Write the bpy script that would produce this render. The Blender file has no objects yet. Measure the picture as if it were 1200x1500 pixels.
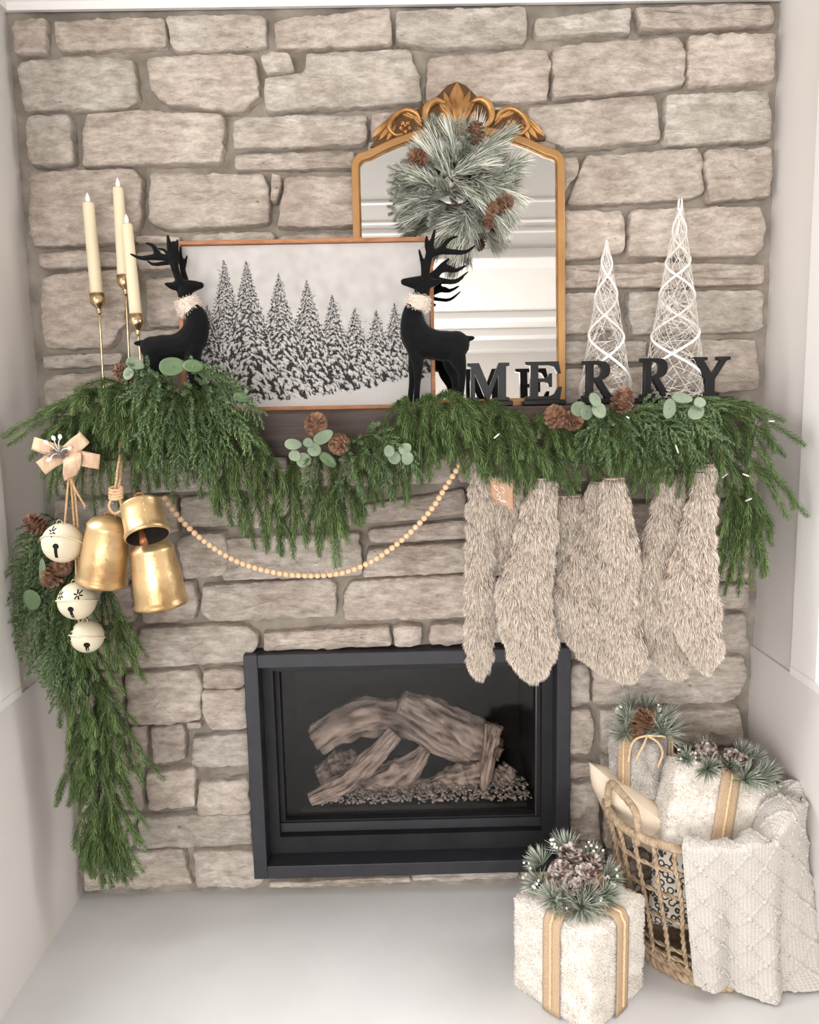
import bpy, bmesh, math, random
import numpy as np
from mathutils import Vector, Matrix, noise as mnoise
random.seed(7); rng = np.random.default_rng(11)
S = bpy.context.scene; COL = S.collection

# ---------------------------------------------------------------- camera
F_PX = 1160.52
PITCH, YAW, ROLL = 0.1377, 0.0104, -0.0199
CAM = np.array([-0.0113, -2.0428, 1.3319])
def cam_axes():
    cp, sp, cy, sy, cr, sr = math.cos(PITCH), math.sin(PITCH), math.cos(YAW), math.sin(YAW), math.cos(ROLL), math.sin(ROLL)
    fwd = np.array([sy*cp, cy*cp, -sp]); right = np.array([cy, -sy, 0.0]); up = np.cross(right, fwd)
    return right*cr + up*sr, up*cr - right*sr, fwd
CR, CU, CF = cam_axes()
cd = bpy.data.cameras.new('camera'); cam = bpy.data.objects.new('camera', cd); COL.objects.link(cam)
cd.sensor_fit = 'HORIZONTAL'; cd.sensor_width = 36.0; cd.lens = F_PX/1200*36.0; cd.clip_start = 0.02
cam.matrix_world = Matrix(((CR[0], CU[0], -CF[0], CAM[0]), (CR[1], CU[1], -CF[1], CAM[1]), (CR[2], CU[2], -CF[2], CAM[2]), (0, 0, 0, 1)))
S.camera = cam
# ---------------------------------------------------------------- daylight
S.view_settings.view_transform = 'Standard'; S.view_settings.look = 'None'
S.view_settings.exposure = 0.56; S.view_settings.gamma = 1.0; S.view_settings.use_curve_mapping = False
w = bpy.data.worlds.new('sky'); S.world = w; w.use_nodes = True
w.node_tree.nodes['Background'].inputs[0].default_value = (0.93, 0.97, 1.0, 1); w.node_tree.nodes['Background'].inputs[1].default_value = .75
def window_light(name, loc, rot, sx, sy, power, col=(1, .985, .968)):
    l = bpy.data.lights.new(name, 'AREA'); l.shape = 'RECTANGLE'; l.size = sx; l.size_y = sy; l.energy = power; l.color = col
    o = bpy.data.objects.new(name, l); COL.objects.link(o); o.location = loc; o.rotation_euler = rot; return o
# daylight standing in the three window openings of the room (alcove left, alcove right, tall windows of the room behind)
window_light('daylight_left_window', (-1.80, -.80, 2.45), (0, -math.radians(45), math.radians(6)), 1.6, 1.2, 72)
window_light('daylight_right_window', (1.75, -.74, 2.2), (0, math.radians(54), 0), 1.5, 1.1, 44)
window_light('daylight_room_windows', (-.9, -4.9, 1.02), (math.pi/2, 0, 0), 3.0, 1.74, 98)
window_light('daylight_room_side_window', (-2.7, -2.9, 1.3), (0, -math.pi/2, 0), 1.7, 1.6, 26)
try: S.cycles.use_denoising = True
except Exception: pass
S.cycles.max_bounces = 8; S.cycles.transparent_max_bounces = 12

# ---------------------------------------------------------------- helpers
V = lambda *a: np.array(a, float)
def ray(u, v): return CR*((u-600)/F_PX) + CU*((750-v)/F_PX) + CF
def at(u, v, Y): d = ray(u, v); return CAM + d*((Y-CAM[1])/d[1])      # photo direction met with a vertical plane y = Y of the room
def atz(u, v, Z): d = ray(u, v); return CAM + d*((Z-CAM[2])/d[2])
def atx(u, v, X): d = ray(u, v); return CAM + d*((X-CAM[0])/d[0])
def pxm(Y): return (Y-CAM[1])/F_PX                                    # metres per photo pixel at depth Y
def lin(c):
    c = [x/255 for x in c[:3]]
    return tuple(x/12.92 if x <= .04045 else ((x+.055)/1.055)**2.4 for x in c) + (1.0,)
def unit(v): v = np.asarray(v, float); return v/max(1e-9, np.linalg.norm(v))
MATS = {}
def mat(name, col, rough=.6, metal=0., col2=None, nscale=20., bump=0., bscale=60., attr=None, spec=.4, rnd=0., sheen=0., detail=5., contrast=(.35, .65), stretch=None, coat=0.):
    m = bpy.data.materials.new(name); m.use_nodes = True; nt = m.node_tree; N = nt.nodes; L = nt.links
    b = N['Principled BSDF']; b.inputs['Roughness'].default_value = rough; b.inputs['Metallic'].default_value = metal
    b.inputs['Specular IOR Level'].default_value = spec
    if sheen: b.inputs['Sheen Weight'].default_value = sheen
    if coat: b.inputs['Coat Weight'].default_value = coat
    out = None
    tc = N.new('ShaderNodeTexCoord'); vec = tc.outputs['Object']
    if stretch:
        mp = N.new('ShaderNodeMapping'); mp.inputs['Scale'].default_value = stretch; L.new(vec, mp.inputs[0]); vec = mp.outputs[0]
    if attr:
        a = N.new('ShaderNodeAttribute'); a.attribute_name = attr; out = a.outputs['Color']
    elif col2 is not None:
        n = N.new('ShaderNodeTexNoise'); n.inputs['Scale'].default_value = nscale; n.inputs['Detail'].default_value = detail
        L.new(vec, n.inputs['Vector'])
        r = N.new('ShaderNodeValToRGB'); r.color_ramp.elements[0].position = contrast[0]; r.color_ramp.elements[1].position = contrast[1]
        r.color_ramp.elements[0].color = lin(col); r.color_ramp.elements[1].color = lin(col2)
        L.new(n.outputs['Fac'], r.inputs[0]); out = r.outputs[0]
    if rnd:
        oi = N.new('ShaderNodeObjectInfo'); hs = N.new('ShaderNodeHueSaturation')
        mr = N.new('ShaderNodeMapRange'); mr.inputs['To Min'].default_value = 1-rnd; mr.inputs['To Max'].default_value = 1+rnd
        L.new(oi.outputs['Random'], mr.inputs['Value']); L.new(mr.outputs[0], hs.inputs['Value'])
        if out: L.new(out, hs.inputs['Color'])
        else: hs.inputs['Color'].default_value = lin(col)
        out = hs.outputs[0]
    if out: L.new(out, b.inputs['Base Color'])
    else: b.inputs['Base Color'].default_value = lin(col)
    if bump:
        n2 = N.new('ShaderNodeTexNoise'); n2.inputs['Scale'].default_value = bscale; n2.inputs['Detail'].default_value = 6
        L.new(vec, n2.inputs['Vector'])
        bp = N.new('ShaderNodeBump'); bp.inputs['Strength'].default_value = bump; bp.inputs['Distance'].default_value = .004
        L.new(n2.outputs['Fac'], bp.inputs['Height']); L.new(bp.outputs[0], b.inputs['Normal'])
    MATS[name] = m
    return m
def org(o):
    p = np.zeros(3)
    while o is not None: p = p + np.array(o.location); o = o.parent
    return p
def tag(o, label=None, cat=None, group=None, kind=None):
    if label: o['label'] = label
    if cat: o['category'] = cat
    if group: o['group'] = group
    if kind: o['kind'] = kind
    return o
def thing(name, label, cat, loc, group=None):
    o = bpy.data.objects.new(name, None); COL.objects.link(o); o.location = tuple(float(x) for x in loc); o.empty_display_size = .05
    return tag(o, label, cat, group)
def link(name, me, parent=None):
    o = bpy.data.objects.new(name, me); COL.objects.link(o)
    if parent is not None: o.parent = parent
    return o
class MB:
    """collects vertices and faces (world space) and links them as ONE mesh object"""
    def __init__(s): s.v = []; s.t = []; s.q = []; s.n = 0; s.c = []; s.ng = []
    def add(s, v, t=None, q=None, c=None):
        v = np.asarray(v, float).reshape(-1, 3); s.v.append(v)
        if t is not None and len(t): s.t.append(np.asarray(t, int).reshape(-1, 3)+s.n)
        if q is not None and len(q): s.q.append(np.asarray(q, int).reshape(-1, 4)+s.n)
        if c is not None:
            c = np.asarray(c, float)
            if c.ndim == 1: c = np.tile(c, (len(v), 1))
            s.c.append(c)
        s.n += len(v); return s
    def box(s, lo, hi, M=None, c=None):
        lo, hi = np.minimum(lo, hi), np.maximum(lo, hi)
        v = np.array([[(lo, hi)[i][0], (lo, hi)[j][1], (lo, hi)[k][2]] for i in (0, 1) for j in (0, 1) for k in (0, 1)])
        if M is not None: v = v@M[0].T + M[1]
        return s.add(v, q=[(0, 1, 3, 2), (4, 6, 7, 5), (0, 4, 5, 1), (2, 3, 7, 6), (0, 2, 6, 4), (1, 5, 7, 3)], c=c)
    def tube(s, pts, r, n=8, cap=True, c=None, flat=1., twist=0., closed=False):
        pts = np.asarray(pts, float); m = len(pts); r = np.broadcast_to(np.asarray(r, float), (m,))
        T = np.roll(pts, -1, 0)-np.roll(pts, 1, 0) if closed else np.gradient(pts, axis=0)
        T = T/np.maximum(1e-9, np.linalg.norm(T, axis=1))[:, None]
        a = np.array([0, 0, 1.]) if abs(T[0][2]) < .9 else np.array([1., 0, 0])
        u = unit(np.cross(T[0], a)); R = []
        for i in range(m):
            u = unit(u - T[i]*np.dot(u, T[i])); w_ = np.cross(T[i], u)
            th = np.arange(n)*2*math.pi/n + twist*i
            R.append(pts[i] + r[i]*(np.cos(th)[:, None]*u + flat*np.sin(th)[:, None]*w_))
        v = np.concatenate(R); q = []; K = m if closed else m-1
        for i in range(K):
            for j in range(n):
                i2 = (i+1) % m; q.append((i*n+j, i*n+(j+1) % n, i2*n+(j+1) % n, i2*n+j))
        t = []
        if cap and not closed:
            v = np.concatenate([v, pts[:1], pts[-1:]])
            for j in range(n):
                t.append((m*n, (j+1) % n, j)); t.append((m*n+1, (m-1)*n+j, (m-1)*n+(j+1) % n))
        return s.add(v, t, q, c)
    def lathe(s, prof, M, n=32, c=None):
        """profile (r, h) turned about local z; M = (rotation 3x3, origin)"""
        prof = np.asarray(prof, float); m = len(prof); th = np.arange(n)*2*math.pi/n
        v = np.array([[r*math.cos(a), r*math.sin(a), h] for r, h in prof for a in th])@M[0].T + M[1]
        q = [(i*n+j, i*n+(j+1) % n, (i+1)*n+(j+1) % n, (i+1)*n+j) for i in range(m-1) for j in range(n)]
        return s.add(v, q=q, c=c)
    def ball(s, c0, r, nu=16, nv=10, M=None, c=None):
        r = np.broadcast_to(np.asarray(r, float), (3,)); v = []
        for i in range(nv+1):
            p = math.pi*i/nv
            for j in range(nu):
                a = 2*math.pi*j/nu; v.append((math.sin(p)*math.cos(a), math.sin(p)*math.sin(a), math.cos(p)))
        v = np.array(v)*r
        if M is not None: v = v@M.T
        q = [(i*nu+j, i*nu+(j+1) % nu, (i+1)*nu+(j+1) % nu, (i+1)*nu+j) for i in range(nv) for j in range(nu)]
        return s.add(v+np.asarray(c0), q=q, c=c)
    def grid(s, P, c=None, closed=False):
        P = np.asarray(P, float); a, b = P.shape[:2]
        i, j = np.meshgrid(np.arange(a-1), np.arange(b if closed else b-1), indexing='ij'); i = i.ravel(); j = j.ravel(); j2 = (j+1) % b
        return s.add(P.reshape(-1, 3), q=np.stack([i*b+j, i*b+j2, (i+1)*b+j2, (i+1)*b+j], 1), c=None if c is None else np.asarray(c).reshape(-1, 3))
    def arrays(s): return np.concatenate(s.v)
    def build(s, name, m, parent=None, smooth=True, loc=None, weld=False):
        v = np.concatenate(s.v); o0 = org(parent) if parent is not None else (np.asarray(loc, float) if loc is not None else np.array([(v[:, 0].min()+v[:, 0].max())/2, (v[:, 1].min()+v[:, 1].max())/2, v[:, 2].min()]))
        me = bpy.data.meshes.new(name)
        t = np.concatenate(s.t) if s.t else np.zeros((0, 3), int); q = np.concatenate(s.q) if s.q else np.zeros((0, 4), int)
        me.vertices.add(len(v)); me.vertices.foreach_set('co', (v-o0).ravel().astype(np.float32))
        idx = np.concatenate([t.ravel(), q.ravel()]).astype(np.int32)
        me.loops.add(len(idx)); me.loops.foreach_set('vertex_index', idx)
        st = np.concatenate([np.arange(len(t))*3, len(t)*3+np.arange(len(q))*4]).astype(np.int32)
        me.polygons.add(len(st)); me.polygons.foreach_set('loop_start', st)
        me.update(calc_edges=True)
        me.polygons.foreach_set('use_smooth', np.full(len(st), bool(smooth)))
        if s.c:
            c = np.concatenate(s.c); at_ = me.color_attributes.new('Col', 'FLOAT_COLOR', 'POINT')
            at_.data.foreach_set('color', np.concatenate([c, np.ones((len(c), 1))], 1).ravel().astype(np.float32))
        me.validate(); me.materials.append(MATS[m] if isinstance(m, str) else m)
        o = link(name, me, parent)
        if parent is None: o.location = tuple(float(x) for x in o0)
        return o
def bevel(o, w_=.003, seg=2, ang=.6):
    b = o.modifiers.new('bevel', 'BEVEL'); b.width = w_; b.segments = seg; b.limit_method = 'ANGLE'; b.angle_limit = ang
    return o
def crom(P, n):
    """Catmull-Rom through P, n samples"""
    P = np.asarray(P, float)
    if len(P) == 2: return P[0]+(P[1]-P[0])*np.linspace(0, 1, n)[:, None]
    E = np.concatenate([[2*P[0]-P[1]], P, [2*P[-1]-P[-2]]]); k = len(P)-1
    t = np.linspace(0, k-1e-9, n); i = t.astype(int); f = (t-i)[:, None]
    a, b, c, d = E[i], E[i+1], E[i+2], E[i+3]
    return .5*(2*b+(c-a)*f+(2*a-5*b+4*c-d)*f*f+(3*b-a-3*c+d)*f**3)
def frame(zdir, xhint=(1, 0, 0)):
    z = unit(zdir); x = np.asarray(xhint, float); x = unit(x-z*np.dot(x, z)); y = np.cross(z, x); return np.stack([x, y, z], 1)
def prism(name, poly, Mx, depth, m, parent=None, holes=(), bev=0., res=2):
    """flat outline (x, z) with holes -> solid slab with bevelled edge; Mx=(R,o): x->right, y->up in outline, z->towards viewer"""
    cu = bpy.data.curves.new(name, 'CURVE'); cu.dimensions = '2D'; cu.fill_mode = 'BOTH'; cu.extrude = depth/2-bev; cu.bevel_depth = bev; cu.bevel_resolution = res
    for ring in [poly]+list(holes):
        sp = cu.splines.new('POLY'); sp.points.add(len(ring)-1); sp.use_cyclic_u = True
        for p, q in zip(sp.points, ring): p.co = (q[0], q[1], 0, 1)
    tmp = bpy.data.objects.new('tmp', cu); COL.objects.link(tmp)
    me = bpy.data.meshes.new_from_object(tmp.evaluated_get(bpy.context.evaluated_depsgraph_get())); bpy.data.objects.remove(tmp); bpy.data.curves.remove(cu)
    v = np.empty(len(me.vertices)*3, np.float32); me.vertices.foreach_get('co', v); v = v.reshape(-1, 3)@Mx[0].T + Mx[1]
    o0 = org(parent) if parent is not None else np.array([v[:, 0].mean(), v[:, 1].mean(), v[:, 2].min()])
    me.vertices.foreach_set('co', (v-o0).ravel().astype(np.float32)); me.update(); me.materials.clear(); me.materials.append(MATS[m]); me.name = name
    o = link(name, me, parent)
    if parent is None: o.location = tuple(float(x) for x in o0)
    return o
def fbm(p, s, o=4): return mnoise.fractal(Vector((p[0]*s, p[1]*s, p[2]*s)), 1.0, 2.0, o)
FACE = np.array([[1, 0, 0], [0, 0, -1], [0, 1, 0]], float)   # outline x->X, y->Z, thickness->-Y (columns are images)
# ---------------------------------------------------------------- materials of the setting
mat('wall_paint', (222, 217, 213), .75)
mat('trim_paint', (236, 233, 230), .5)
mat('ceiling_paint', (222, 218, 212), .8)
mat('floor_paint', (209, 208, 208), .42, col2=(214, 213, 213), nscale=6, spec=.35)
mat('mortar', (126, 117, 107), .95, col2=(162, 153, 142), nscale=14, bump=.9, bscale=70)
def stone_mat():
    m = mat('limestone', (201, 190, 180), .9, col2=(226, 218, 210), nscale=7, spec=.15, rnd=.09)
    nt = m.node_tree; N = nt.nodes; L = nt.links; b = N['Principled BSDF']
    tc = N.new('ShaderNodeTexCoord'); g = tc.outputs['Object']
    src = b.inputs['Base Color'].links[0].from_socket
    # pale scuffed veins and dark pits, hue shifts stone by stone
    n1 = N.new('ShaderNodeTexNoise'); n1.inputs['Scale'].default_value = 38; n1.inputs['Detail'].default_value = 9; n1.inputs['Roughness'].default_value = .72
    mp0 = N.new('ShaderNodeMapping'); mp0.inputs['Scale'].default_value = (.6, 1, 1.5); L.new(g, mp0.inputs[0]); L.new(mp0.outputs[0], n1.inputs['Vector'])
    r1 = N.new('ShaderNodeValToRGB'); r1.color_ramp.elements[0].position = .34; r1.color_ramp.elements[1].position = .66
    r1.color_ramp.elements[0].color = (.50, .46, .42, 1); r1.color_ramp.elements[1].color = (1.24, 1.24, 1.24, 1)
    L.new(n1.outputs['Fac'], r1.inputs[0])
    mx = N.new('ShaderNodeMix'); mx.data_type = 'RGBA'; mx.blend_type = 'MULTIPLY'; mx.inputs[0].default_value = .8
    L.new(src, mx.inputs[6]); L.new(r1.outputs[0], mx.inputs[7])
    n3 = N.new('ShaderNodeTexNoise'); n3.inputs['Scale'].default_value = 90; n3.inputs['Detail'].default_value = 4; n3.inputs['Roughness'].default_value = .8
    mp = N.new('ShaderNodeMapping'); mp.inputs['Scale'].default_value = (.5, 1, 1.3); L.new(g, mp.inputs[0]); L.new(mp.outputs[0], n3.inputs['Vector'])
    r3 = N.new('ShaderNodeValToRGB'); r3.color_ramp.elements[0].position = .27; r3.color_ramp.elements[1].position = .33
    r3.color_ramp.elements[0].color = (.45, .4, .36, 1); r3.color_ramp.elements[1].color = (1, 1, 1, 1); L.new(n3.outputs['Fac'], r3.inputs[0])
    mx2 = N.new('ShaderNodeMix'); mx2.data_type = 'RGBA'; mx2.blend_type = 'MULTIPLY'; mx2.inputs[0].default_value = .8
    L.new(mx.outputs[2], mx2.inputs[6]); L.new(r3.outputs[0], mx2.inputs[7])
    oi = N.new('ShaderNodeObjectInfo'); ml = N.new('ShaderNodeMath'); ml.operation = 'MULTIPLY'; ml.inputs[1].default_value = 17.3
    fr = N.new('ShaderNodeMath'); fr.operation = 'FRACT'; L.new(oi.outputs['Random'], ml.inputs[0]); L.new(ml.outputs[0], fr.inputs[0])
    tint = N.new('ShaderNodeValToRGB'); tint.color_ramp.elements[0].color = (1.0, .965, .93, 1); tint.color_ramp.elements[1].color = (.97, .98, .965, 1)
    e = tint.color_ramp.elements.new(.5); e.color = (1.03, .98, .955, 1); L.new(fr.outputs[0], tint.inputs[0])
    mx3 = N.new('ShaderNodeMix'); mx3.data_type = 'RGBA'; mx3.blend_type = 'MULTIPLY'; mx3.inputs[0].default_value = 1
    L.new(mx2.outputs[2], mx3.inputs[6]); L.new(tint.outputs[0], mx3.inputs[7]); L.new(mx3.outputs[2], b.inputs['Base Color'])
    ad = N.new('ShaderNodeMath'); ad.operation = 'ADD'; L.new(n1.outputs['Fac'], ad.inputs[0]); L.new(r3.outputs[0], ad.inputs[1])
    bp = N.new('ShaderNodeBump'); bp.inputs['Strength'].default_value = 1.0; bp.inputs['Distance'].default_value = .014
    L.new(ad.outputs[0], bp.inputs['Height']); L.new(bp.outputs[0], b.inputs['Normal'])
stone_mat()

# ---------------------------------------------------------------- room shell
WX, HZ = 0.925, 2.263
FX0, FX1, FZ0, FZ1 = -0.428, 0.4215, 0.0688, 0.6928          # fireplace face
def struct(o): o['kind'] = 'structure'; return o
mb = MB()
ox0, ox1, oz0, oz1 = FX0+.004, FX1-.004, FZ0+.004, FZ1-.004
# mortar bed with the firebox opening, gently uneven
nx, nz = 150, 180
xs = np.linspace(-WX-.02, WX+.02, nx); zs = np.linspace(-.02, HZ+.25, nz)
P = np.zeros((nz, nx, 3)); P[..., 0] = xs[None]; P[..., 2] = zs[:, None]
for i in range(nz):
    for j in range(nx): P[i, j, 1] = -.001 + .010*fbm((xs[j], .3, zs[i]), 14, 3)
q = []
for i in range(nz-1):
    for j in range(nx-1):
        if ox0 < xs[j] and xs[j+1] < ox1 and oz0 < zs[i] and zs[i+1] < oz1: continue
        q.append((i*nx+j, i*nx+j+1, (i+1)*nx+j+1, (i+1)*nx+j))
mb.add(P.reshape(-1, 3), q=q)
wall_back = struct(mb.build('wall_back', 'mortar', loc=(0, 0, 0)))

STONES = """17 30 66 28 67 75 22 78|77 30 240 24 242 66 85 74|244 23 388 22 389 64 378 70 255 73 249 58|404 28 570 14 574 66 403 71|580 17 770 10 772 55 765 64 640 68 583 62|785 28 926 11 924 48 870 46 786 53|932 11 1131 6 1133 36 940 44
27 92 130 83 192 86 201 146 185 157 32 161|214 82 330 79 372 84 379 140 352 162 240 150 220 130|382 82 424 78 429 104 388 107|387 114 446 107 450 80 600 72 614 118 617 150 390 163|627 83 798 71 806 90 802 146 640 150 626 146|811 70 994 53 1003 75 1003 122 985 128 811 142|1008 53 1134 50 1132 118 1010 126
40 172 102 169 107 240 44 241|124 167 200 162 325 167 329 180 322 238 121 243|343 180 360 172 535 169 538 200 530 212 343 218|342 226 520 221 520 245 345 248|545 166 640 156 765 158 764 196 545 200|774 158 960 139 968 205 830 217 774 200|977 140 1125 134 1128 205 1060 208 975 213
44 252 195 248 206 262 204 330 190 355 50 360 44 330|222 254 385 256 394 280 393 328 245 337 220 325|398 255 411 256 412 276 404 297 397 290|420 260 530 258 530 330 408 333 412 300|540 208 690 205 690 330 540 332|700 205 815 203 815 330 700 332|823 232 847 230 848 247 832 276 822 280|860 228 1020 217 1030 226 1030 284 1010 290 850 300 833 297|1033 220 1128 216 1128 288 1042 293 1035 270
826 309 908 310 916 328 913 370 826 381|925 308 1112 303 1120 328 1116 364 1105 375 920 375|826 389 1000 385 1120 387 1120 416 826 422|826 430 905 428 905 480 826 489|922 427 1118 425 1118 480 1108 485 925 490|826 500 948 500 948 530 826 533|960 500 1108 497 1112 570 960 580|826 541 950 538 954 590 826 592
56 372 110 368 172 370 173 390 58 393|200 347 262 347 262 355 200 357|62 412 80 402 175 397 184 420 183 470 160 508 68 510 60 470|200 371 262 364 262 392 205 396|214 408 265 406 268 475 216 478|190 487 268 482 268 540 190 545|63 522 175 517 176 533 64 541|66 561 80 552 175 541 178 590 68 596
280 343 400 340 402 392 282 395|410 345 525 341 525 392 412 394|278 404 448 400 450 470 280 474|460 402 640 398 642 468 460 472|280 482 520 478 522 540 282 545|532 478 760 474 762 540 532 545|650 345 815 340 815 400 652 404|650 412 815 408 815 466 652 468|280 552 470 550 470 600 282 604|480 552 815 548 815 600 482 602
74 606 300 602 302 660 76 664|310 612 560 606 562 660 312 664|570 610 815 604 815 655 572 660|826 604 1112 598 1112 655 828 660|72 672 190 670 190 722 76 726|200 670 420 667 420 716 202 722|430 668 660 664 660 708 432 712|670 664 860 660 860 705 672 708|870 664 1108 660 1107 728 872 732
82 734 180 732 182 790 86 794|190 730 258 728 260 780 192 784|266 729 356 722 356 768 270 772|366 722 512 720 514 770 366 774|522 742 680 716 682 752 540 767|86 802 190 796 192 850 90 854|262 786 330 780 335 834 320 843 270 846|325 791 525 781 530 843 326 851|541 776 685 761 685 788 542 796|541 803 684 795 684 838 532 845|200 862 280 851 290 880 283 908 210 912|690 716 842 712 842 748 690 752|690 760 840 756 840 790 690 794|690 801 850 797 850 840 690 844
297 859 480 848 493 857 490 903 310 911 295 898|503 872 515 852 684 843 685 905 505 910|690 851 780 848 780 905 690 910|790 848 850 846 850 902 790 905|850 741 1030 736 1030 800 850 804|1042 738 1106 735 1105 800 1043 803|860 811 1035 807 1035 850 860 853|1042 808 1101 806 1100 848 1042 852|860 860 990 857 990 900 860 904|1000 862 1098 856 1097 890 1002 895
205 922 360 915 378 930 376 950 358 968 200 980|388 927 570 918 572 946 388 953|578 918 617 917 617 944 578 946|630 916 690 913 690 942 630 944|697 913 830 910 830 940 697 942|842 913 990 909 990 952 842 958|1000 906 1092 899 1094 950 1000 956|92 862 190 858 194 912 94 918|96 926 195 922 192 978 99 982|102 990 176 986 180 1055 106 1060
185 988 285 982 294 1000 293 1055 190 1062|298 983 357 981 357 1007 297 1010|295 1014 359 1011 361 1068 310 1070 297 1045|190 1067 214 1065 212 1118 194 1120|222 1066 268 1062 270 1112 225 1120|274 1061 292 1060 293 1067 275 1069|283 1082 363 1075 364 1122 280 1124|110 1068 183 1066 186 1120 112 1123|112 1131 206 1128 209 1186 116 1190|215 1134 283 1125 286 1180 219 1187|292 1146 364 1142 366 1190 290 1191|205 1200 366 1193 368 1238 200 1245|118 1199 196 1197 194 1242 120 1247|125 1257 265 1246 280 1297 125 1303|284 1250 369 1247 386 1290 375 1299 290 1301
396 1292 600 1284 602 1291 396 1300|606 1283 758 1277 760 1288 606 1291|766 1278 832 1276 834 1288 766 1290
836 975 855 972 864 985 863 1030 836 1033|870 970 1090 962 1096 990 1085 1020 1060 1032 870 1031|836 1043 866 1042 871 1070 866 1102 836 1106|880 1042 980 1040 982 1100 884 1105|990 1046 1083 1039 1090 1092 990 1098|836 1119 866 1118 868 1140 836 1141|836 1150 875 1150 880 1230 836 1232|836 1241 885 1240 885 1288 838 1290|884 1112 1085 1106 1088 1170 884 1175|888 1182 1085 1176 1086 1238 888 1243|892 1251 1086 1246 1087 1280 892 1284"""
def stone(px, k):
    P = np.array([at(px[i], px[i+1], -.03) for i in range(0, len(px), 2)])[:, [0, 2]]
    # resample the outline, cut the corners, roughen it
    n = len(P); pts = []
    for i in range(n):
        a, b, c = P[i-1], P[i], P[(i+1) % n]
        la, lc = np.linalg.norm(a-b), np.linalg.norm(c-b); r = min(.009, .3*la, .3*lc)
        p0 = b+(a-b)/la*r; p1 = b+(c-b)/lc*r
        for t in (0, .5, 1): pts.append((1-t)**2*p0+2*t*(1-t)*b+t*t*p1)
    pts = np.array(pts); out = []
    for i in range(len(pts)):
        a, b = pts[i], pts[(i+1) % len(pts)]; m = max(1, int(np.linalg.norm(b-a)/.009))
        for j in range(m): out.append(a+(b-a)*j/m)
    out = np.array(out); cen = out.mean(0); d = out-cen
    rough = np.array([fbm((p[0], k*3.1, p[1]), 55, 3) for p in out])
    nrm = d/np.linalg.norm(d, axis=1)[:, None]
    nrm = nrm*np.array([1, 1.0]); out = out+nrm*(rough*.0050+.0022)[:, None]
    h = .027+.012*random.random(); tilt = np.array([random.uniform(-.02, .02), random.uniform(-.03, .03)])
    size = np.abs(out-cen).max(0)
    mb = MB(); rings = []; m = len(out)
    for ins, dep in ((-.003, 0.002), (0, -.74), (.0012, -.93), (.0035, -1.), (.016, -1.03), (.35, -1.05), (.68, -1.06), (1, -1.06)):
        sq = min(1., size.min()/.034)
        f0 = 1-np.array([.016*sq/size[0], .016*sq/size[1]])
        if ins <= .02: f = 1-np.array([ins*sq/size[0], ins*sq/size[1]])
        else: f = f0*(1-ins)
        xy = cen+(out-cen)*f
        y = np.full(m, dep*h if dep < 0 else .004)
        if dep < -.5:
            y += np.array([.0075*fbm((p[0], k*1.7, p[1]*1.6), 16, 4) + .003*fbm((p[0], k, p[1]), 60, 2) for p in xy])*(1 if dep < -.9 else .5)
            y += (xy-cen)@tilt
        rings.append(np.stack([xy[:, 0], y, xy[:, 1]], 1))
    rings[-1][:, 1] = rings[-1][:, 1].mean()
    mb.grid(np.array(rings), closed=True)
    return mb.build('stone', 'limestone', wall_back)
k = 0
for line in STONES.split('\n'):
    for s_ in line.split('|'):
        stone([float(x) for x in s_.split()], k); k += 1

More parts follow.
